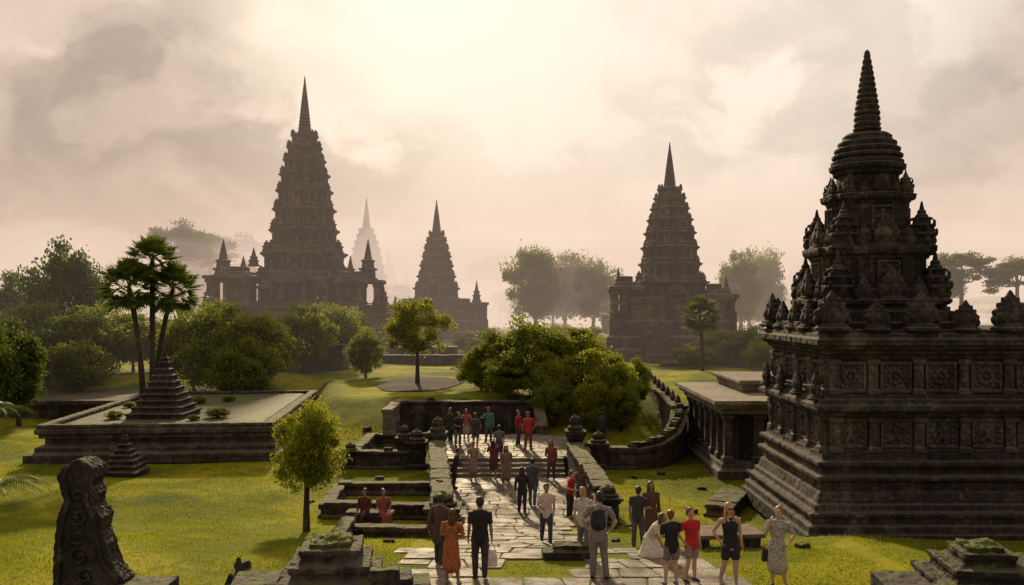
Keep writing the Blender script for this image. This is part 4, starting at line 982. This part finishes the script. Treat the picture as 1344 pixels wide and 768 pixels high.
_e,J,S=P_(630,19.7,180,1.80,'man in black t-shirt and dark trousers holding a bag',('shirt',BL),'short',('pants',(.045,.04,.04)),(HB,'short'),Dk,('down','down'),near=True,stride=.025,sway=0)
P_(578,20.7,155,1.66,'man in a brown jacket walking away',('coat',(.08,.05,.04)),'long',('pants',(.04,.04,.045)),(HB,'short'),Dk,('fwd','back'),stride=.06,turn=15)
P_(787,19.7,172,1.92,'man in grey t-shirt with black backpack',('shirt',(.24,.225,.21)),'short',('pants',(.19,.175,.165)),(HB,'short'),Lt,('hip','hip'),near=True,backpack=(.02,.022,.025),turn=15,sway=.02)
P_(765,21.8,150,1.68,'woman with light hair in a pale grey top',('shirt',(.48,.45,.42)),'short',('pants',(.15,.15,.17)),((.34,.20,.09),'pony'),Lt,('photo','down'))
P_(850,21.8,55,1.55,'woman in a long white dress crouching by the path',('dress',(.66,.62,.56)),'short',None,((.08,.04,.02),'long'),Dk,('fwd','hold'),pose='kneel',lean=.6,near=True)
P_(880,19.3,195,1.60,'woman in black top and tan shorts with auburn bun',('shirt',BL),'short',('shorts',(.20,.16,.13)),((.20,.065,.025),'bun'),Lt,('phone','cross'),near=True,turn=-20,sway=-.02)
P_(906,19.5,25,1.60,'woman in a red shirt and beige shorts',('shirt',(.50,.02,.025)),'short',('shorts',(.26,.22,.17)),((.20,.065,.03),'bun'),Lt,('hip','down'),near=True,turn=20,sway=.02)
P_(957,19.1,8,1.80,'blonde woman in black tank top, shorts and sunglasses',('tank',BL),'none',('shorts',(.025,.025,.027)),((.45,.26,.10),'long'),Lt,('hip','down'),near=True,glasses=True,stride=.035,sway=.02)
P_(1022,19.1,-25,1.72,'woman in a patterned grey dress touching her face',('dress',(.42,.40,.36)),'short',None,((.20,.10,.05),'bun'),Lt,('face','hip'),near=True,pat=(.07,.07,.07),turn=-15,sway=-.02)
P_(838,23.2,160,1.58,'man in a dark t-shirt standing on the lawn',('shirt',(.035,.035,.04)),'short',('pants',(.09,.08,.075)),(HB,'short'),Dk,('hold','down'))
P_(854,24.3,10,1.66,'woman in a dark patterned dress',('dress',(.09,.045,.035)),'long',None,((.05,.02,.012),'long'),Dk,('hold','down'),pat=(.20,.08,.05))
P_(717,24.2,5,1.60,'walking person in a white top and dark jeans',('shirt',(.55,.46,.43)),'short',('pants',(.035,.05,.075)),(HB,'short'),Dk,('hold','back'),stride=.07)
P_(685,31.4,175,1.62,'person in a dark top and dark trousers walking',('shirt',(.025,.022,.022)),'long',('pants',(.03,.03,.035)),(HB,'long'),Dk,('fwd','back'),stride=.08)
P_(699,32.6,165,1.72,'man in a dark shirt and blue jeans',('shirt',(.06,.065,.07)),'short',('pants',(.09,.11,.16)),(HB,'short'),Dk,('back','fwd'),stride=.06)
P_(664,35.9,5,1.66,'woman in a dark patterned dress walking',('dress',(.25,.16,.12)),'short',None,(HB,'long'),Dk,('fwd','back'),stride=.06,pat=(.03,.02,.02))
P_(596,35.6,95,1.66,'person in dark clothing leaning by the parapet',('shirt',(.03,.028,.028)),'long',('pants',(.04,.03,.03)),(HB,'short'),Dk,('hold','hold'),lean=.25)
P_(621,37.3,10,1.62,'woman in a floral dress',('dress',(.30,.19,.15)),'short',None,(HB,'bun'),Dk,('down','hold'),pat=(.4,.34,.28))
P_(647,37.6,175,1.62,'person in a dark red top',('shirt',(.16,.03,.025)),'short',('skirt',(.06,.04,.04)),(HB,'long'),Dk,('photo','photo'),stride=.02)
P_(655,38.9,180,1.64,'person in a grey top climbing the stairs',('shirt',(.13,.10,.09)),'short',('pants',(.05,.04,.04)),(HB,'short'),Dk,('fwd','back'),z=-.42,lean=.15)
P_(723,37.3,-10,1.66,'person in a reddish brown top',('shirt',(.20,.06,.04)),'long',('pants',(.09,.05,.04)),(HB,'long'),Dk,('hold','down'))
P_(748,30.8,60,1.62,'woman in a bright red shirt by the parapet',('shirt',(.42,.025,.025)),'short',('pants',(.03,.03,.035)),((.03,.015,.01),'bun'),Lt,('hold','down'),lean=.12)
P_(762,31.8,200,1.66,'person in a brown top by the parapet',('shirt',(.11,.075,.055)),'short',('pants',(.05,.05,.05)),((.10,.04,.02),'long'),Lt,('down','hold'))
Tz=-.26
P_(601,42.2,40,1.66,'person in a black top on the terrace',('shirt',BL),'short',('pants',(.12,.11,.11)),(HB,'short'),Dk,('hold','hold'),z=Tz,lean=.1)
P_(591,43.6,-50,1.68,'person in dark clothes by the gate post',('shirt',(.02,.025,.03)),'long',('pants',BL),(HB,'short'),Dk,('down','down'),z=Tz)
P_(612,43.8,0,1.60,'woman in a light red top',('shirt',(.36,.10,.075)),'short',('skirt',(.30,.27,.24)),(HB,'long'),Dk,('photo','photo'),z=Tz)
P_(624,41.5,150,1.68,'person in a dark green shirt',('shirt',(.035,.05,.04)),'short',('shorts',(.10,.09,.07)),(HB,'short'),Dk,('hip','down'),z=Tz)
P_(641,43.6,0,1.70,'man in a teal shirt and red cap',('shirt',(.05,.18,.165)),'short',('pants',(.07,.07,.08)),(HB,'short'),Dk,('point','down'),z=Tz,hat=(.30,.03,.03))
P_(680,42.6,60,1.68,'man in a dark red shirt',('shirt',(.28,.025,.025)),'long',('pants',(.05,.04,.04)),(HB,'short'),Dk,('hold','down'),z=Tz)
P_(693,41.3,-15,1.76,'man in a bright red shirt and red cap',('shirt',(.46,.03,.025)),'short',('pants',(.14,.06,.05)),(HB,'short'),Dk,('down','hip'),z=Tz,hat=(.3,.02,.02))
zs=hz(-4.6,28.3)+.01
person(-4.75,28.62,-20,1.62,'person in dark red clothes sitting on the low wall',('coat',(.12,.025,.025)),'long',('pants',(.05,.04,.04)),(HB,'short'),Dk,('lap','lap'),pose='sit',z=zs)
person(-4.15,28.6,25,1.60,'woman in a red patterned dress sitting on the low wall',('dress',(.34,.075,.055)),'short',None,((.12,.05,.02),'bun'),Dk,('lap','lap'),pat=(.06,.02,.02),pose='sit',z=zs)
P_(790,47.0,180,1.68,'person in dark clothing near the bushes',('shirt',(.03,.03,.03)),'long',('pants',(.03,.03,.03)),(HB,'short'),Dk)
def bag(x,y,z,w,h,col,lab):
    e=thing('handbag',lab,'bag',(x,y,z))
    mb=MB(); mb.rings([[(a*w*.5*q,b*.06*q2,zz_) for a,b in ((1,-1),(1,1),(-1,1),(-1,-1))] for zz_,q,q2 in ((0,.85,.8),(h*.1,1,1.2),(h*.6,1,1),(h,.8,.3))]); finish(mb.obj('bag_body',cmat('cloth',col),e,True),.012,2,.02)
    mb=MB(); mb.tube([(-w*.3,0,h*.95),(-w*.2,0,h*1.3),(0,0,h*1.42),(w*.2,0,h*1.3),(w*.3,0,h*.95)],[.01]*5,6); mb.obj('handle',cmat('cloth',col),e,True)
hx=J[-1][5]
bag(_e.location.x-hx[0]*S,19.72,_e.location.z+hx[2]*S-.62,.24,.36,(.7,.67,.62),'white shopping bag held at arm length')
bag(at(1004,19.3),19.2,hz(4,19.3)+.55,.2,.26,(.03,.02,.018),'small dark shoulder bag')

# ------------------------------------------------------------ mist volumes (haze over the valley; its brightness is emitted, not scattered sunlight)
def mistmat(dens,col):
    m,nt,nd,lk=newmat('mist')
    ab=N(nt,'ShaderNodeVolumeAbsorption'); ab.inputs['Color'].default_value=(0,0,0,1); ab.inputs['Density'].default_value=dens
    em=N(nt,'ShaderNodeEmission'); em.inputs['Color'].default_value=(*col,1); em.inputs['Strength'].default_value=dens  # the lit tone of the haze is put in as emission
    ad=nd.new('ShaderNodeAddShader'); lk.new(ab.outputs[0],ad.inputs[0]); lk.new(em.outputs[0],ad.inputs[1])
    o=nd.new('ShaderNodeOutputMaterial'); lk.new(ad.outputs[0],o.inputs['Volume']); return m
FOG=(.82,.605,.465)
def mist(y0,y1,h,dens,xw=700,z0=-3,col=FOG):
    b=MB().box(-xw,xw,y0,y1,z0,h).obj('mist',mistmat(dens,col)); b['kind']='stuff'; b['label']='soft self-glowing warm morning mist'
mist(58,330,42,.0020)
for i,(h,dn) in enumerate(((30,.0050),(18,.009))): mist(146+i*3,(330,1602)[i],h,dn,705+i,-3.2-i*.1)
BMS=[mistmat(q,(1.12,.90,.72)) for q in (.018,.030)]  # banks glow by a brighter emitted colour than the haze around
rr=random.Random(21)
for i,(px,d,py,rx,rz) in enumerate([(640,205,345,34,22),(838,205,362,26,17),(1060,212,340,34,20),(330,214,362,28,15),(455,228,330,24,18),(1310,215,335,34,20),(760,262,300,40,24),(90,222,350,30,13)]):
    for q,sc in enumerate((1.0,.6)):
        mb=MB(); mb.ell((0,0,0),(rx*sc,rx*.6*sc,rz*sc),64,40)
        o=mb.obj('mist_bank',BMS[q],loc=(at(px,d)+rr.uniform(-.15,.15)*rx,d+q*.3,max(zt(py,d)-rz*.3,-1)+rr.uniform(-.05,.25)*rz)); o['kind']='stuff'; o['label']='bright self-glowing drifting bank of low mist'
        dd=o.modifiers.new('d','DISPLACE'); dd.texture=ctex(rx*.32+q); dd.strength=rz*1.0*sc; dd.mid_level=.5

# ------------------------------------------------------------ world
SUN_EL,SUN_AZ=math.radians(24),math.radians(-9)
sd=Vector((math.sin(SUN_AZ)*math.cos(SUN_EL),math.cos(SUN_AZ)*math.cos(SUN_EL),math.sin(SUN_EL)))
w=bpy.data.worlds.new('World'); scene.world=w; w.use_nodes=True; nt=w.node_tree; nt.nodes.clear(); lk=nt.links
tc=nt.nodes.new('ShaderNodeTexCoord'); Dv=tc.outputs['Generated']
sep=nt.nodes.new('ShaderNodeSeparateXYZ'); lk.new(Dv,sep.inputs[0])
mp=mapping(nt,Dv,(1,1,1.25),(.55,0,.2))
nv=N(nt,'ShaderNodeTexNoise',Scale=5.0,Detail=5.0); lk.new(mp,nv.inputs['Vector'])
sc_=nt.nodes.new('ShaderNodeVectorMath'); sc_.operation='SCALE'; lk.new(nv.outputs['Color'],sc_.inputs[0]); sc_.inputs['Scale'].default_value=.22
wv=nt.nodes.new('ShaderNodeVectorMath'); wv.operation='ADD'; lk.new(mp,wv.inputs[0]); lk.new(sc_.outputs[0],wv.inputs[1]); WP=wv.outputs[0]
L1_=maprange(nt,noise_(nt,WP,2.6,6,.5),.43,.56,0,1,True)
L2_=maprange(nt,noise_(nt,WP,5.6,6,.5),.46,.58,0,1,True)
L3_=maprange(nt,noise_(nt,mapping(nt,WP,(1,1,1),(3.1,1.7,.4)),3.8,7,.52),.47,.545,0,1,True)
vz=N(nt,'ShaderNodeTexVoronoi',Scale=7.5); vz.feature='SMOOTH_F1'; vz.inputs['Smoothness'].default_value=.7; lk.new(WP,vz.inputs['Vector'])
puff=maprange(nt,vz.outputs['Distance'],.05,.6,1.0,0.0,True)
cl=mixc(nt,L1_,(.35,.275,.225),(.66,.51,.405))
cl=mixc(nt,math_(nt,'MULTIPLY',L3_,math_(nt,'ADD',math_(nt,'MULTIPLY',puff,.75),.2)),cl,(1.06,.86,.69))
cl=mixc(nt,math_(nt,'MULTIPLY',L2_,.4),cl,(.88,.70,.56))
mix=math_(nt,'ADD',math_(nt,'MULTIPLY',L1_,.5),math_(nt,'MULTIPLY',L3_,.5))
def lobe(v,a,b,s):
    v=Vector(v).normalized(); dp=nt.nodes.new('ShaderNodeVectorMath'); dp.operation='DOT_PRODUCT'; lk.new(Dv,dp.inputs[0]); dp.inputs[1].default_value=v
    return maprange(nt,dp.outputs['Value'],a,b,0,s,True)
gl=math_(nt,'MULTIPLY',lobe((.13,1,.36),.88,.995,1.0),maprange(nt,mix,.0,.8,.55,1.0))
cl=mixc(nt,gl,cl,(1.25,1.10,.93))
gl2=math_(nt,'MULTIPLY',lobe((.02,1,.12),.90,1.0,.55),maprange(nt,mix,.0,.8,.2,1.0))
cl=mixc(nt,gl2,cl,(1.08,.86,.68))
lowf=maprange(nt,sep.outputs[2],.08,.0,0,.5,True)
cl=mixc(nt,lowf,cl,(.88,.665,.51))
back=maprange(nt,sep.outputs[1],-.1,.7,.74,1.0,True)
up=maprange(nt,sep.outputs[2],.5,.95,1.0,.9,True)
k=math_(nt,'MULTIPLY',back,up)
bg=nt.nodes.new('ShaderNodeBackground'); lk.new(cl,bg.inputs[0]); lk.new(k,bg.inputs[1])
sky=nt.nodes.new('ShaderNodeTexSky'); sky.sky_type='NISHITA'; sky.sun_disc=False; sky.sun_elevation=SUN_EL; sky.sun_rotation=SUN_AZ; sky.dust_density=4
bg2=nt.nodes.new('ShaderNodeBackground'); lk.new(sky.outputs[0],bg2.inputs[0]); bg2.inputs[1].default_value=.06
mx=nt.nodes.new('ShaderNodeMixShader'); mx.inputs[0].default_value=.94; lk.new(bg2.outputs[0],mx.inputs[1]); lk.new(bg.outputs[0],mx.inputs[2])
wo=nt.nodes.new('ShaderNodeOutputWorld'); lk.new(mx.outputs[0],wo.inputs[0])
ld=bpy.data.lights.new('sun','SUN'); ld.energy=5.0; ld.angle=math.radians(2.5); ld.color=(1,.79,.48)
lo=bpy.data.objects.new('sun',ld); COL.objects.link(lo); lo.rotation_euler=(-sd).to_track_quat('-Z','Y').to_euler()

cd=bpy.data.cameras.new('camera'); cam=bpy.data.objects.new('camera',cd); COL.objects.link(cam)
cam.location=(0,0,6.5); cam.rotation_euler=(math.radians(90),0,0)
cd.sensor_width=36; cd.lens=31.18; cd.shift_y=16/1344; cd.clip_end=4000; cd.clip_start=.1
scene.camera=cam
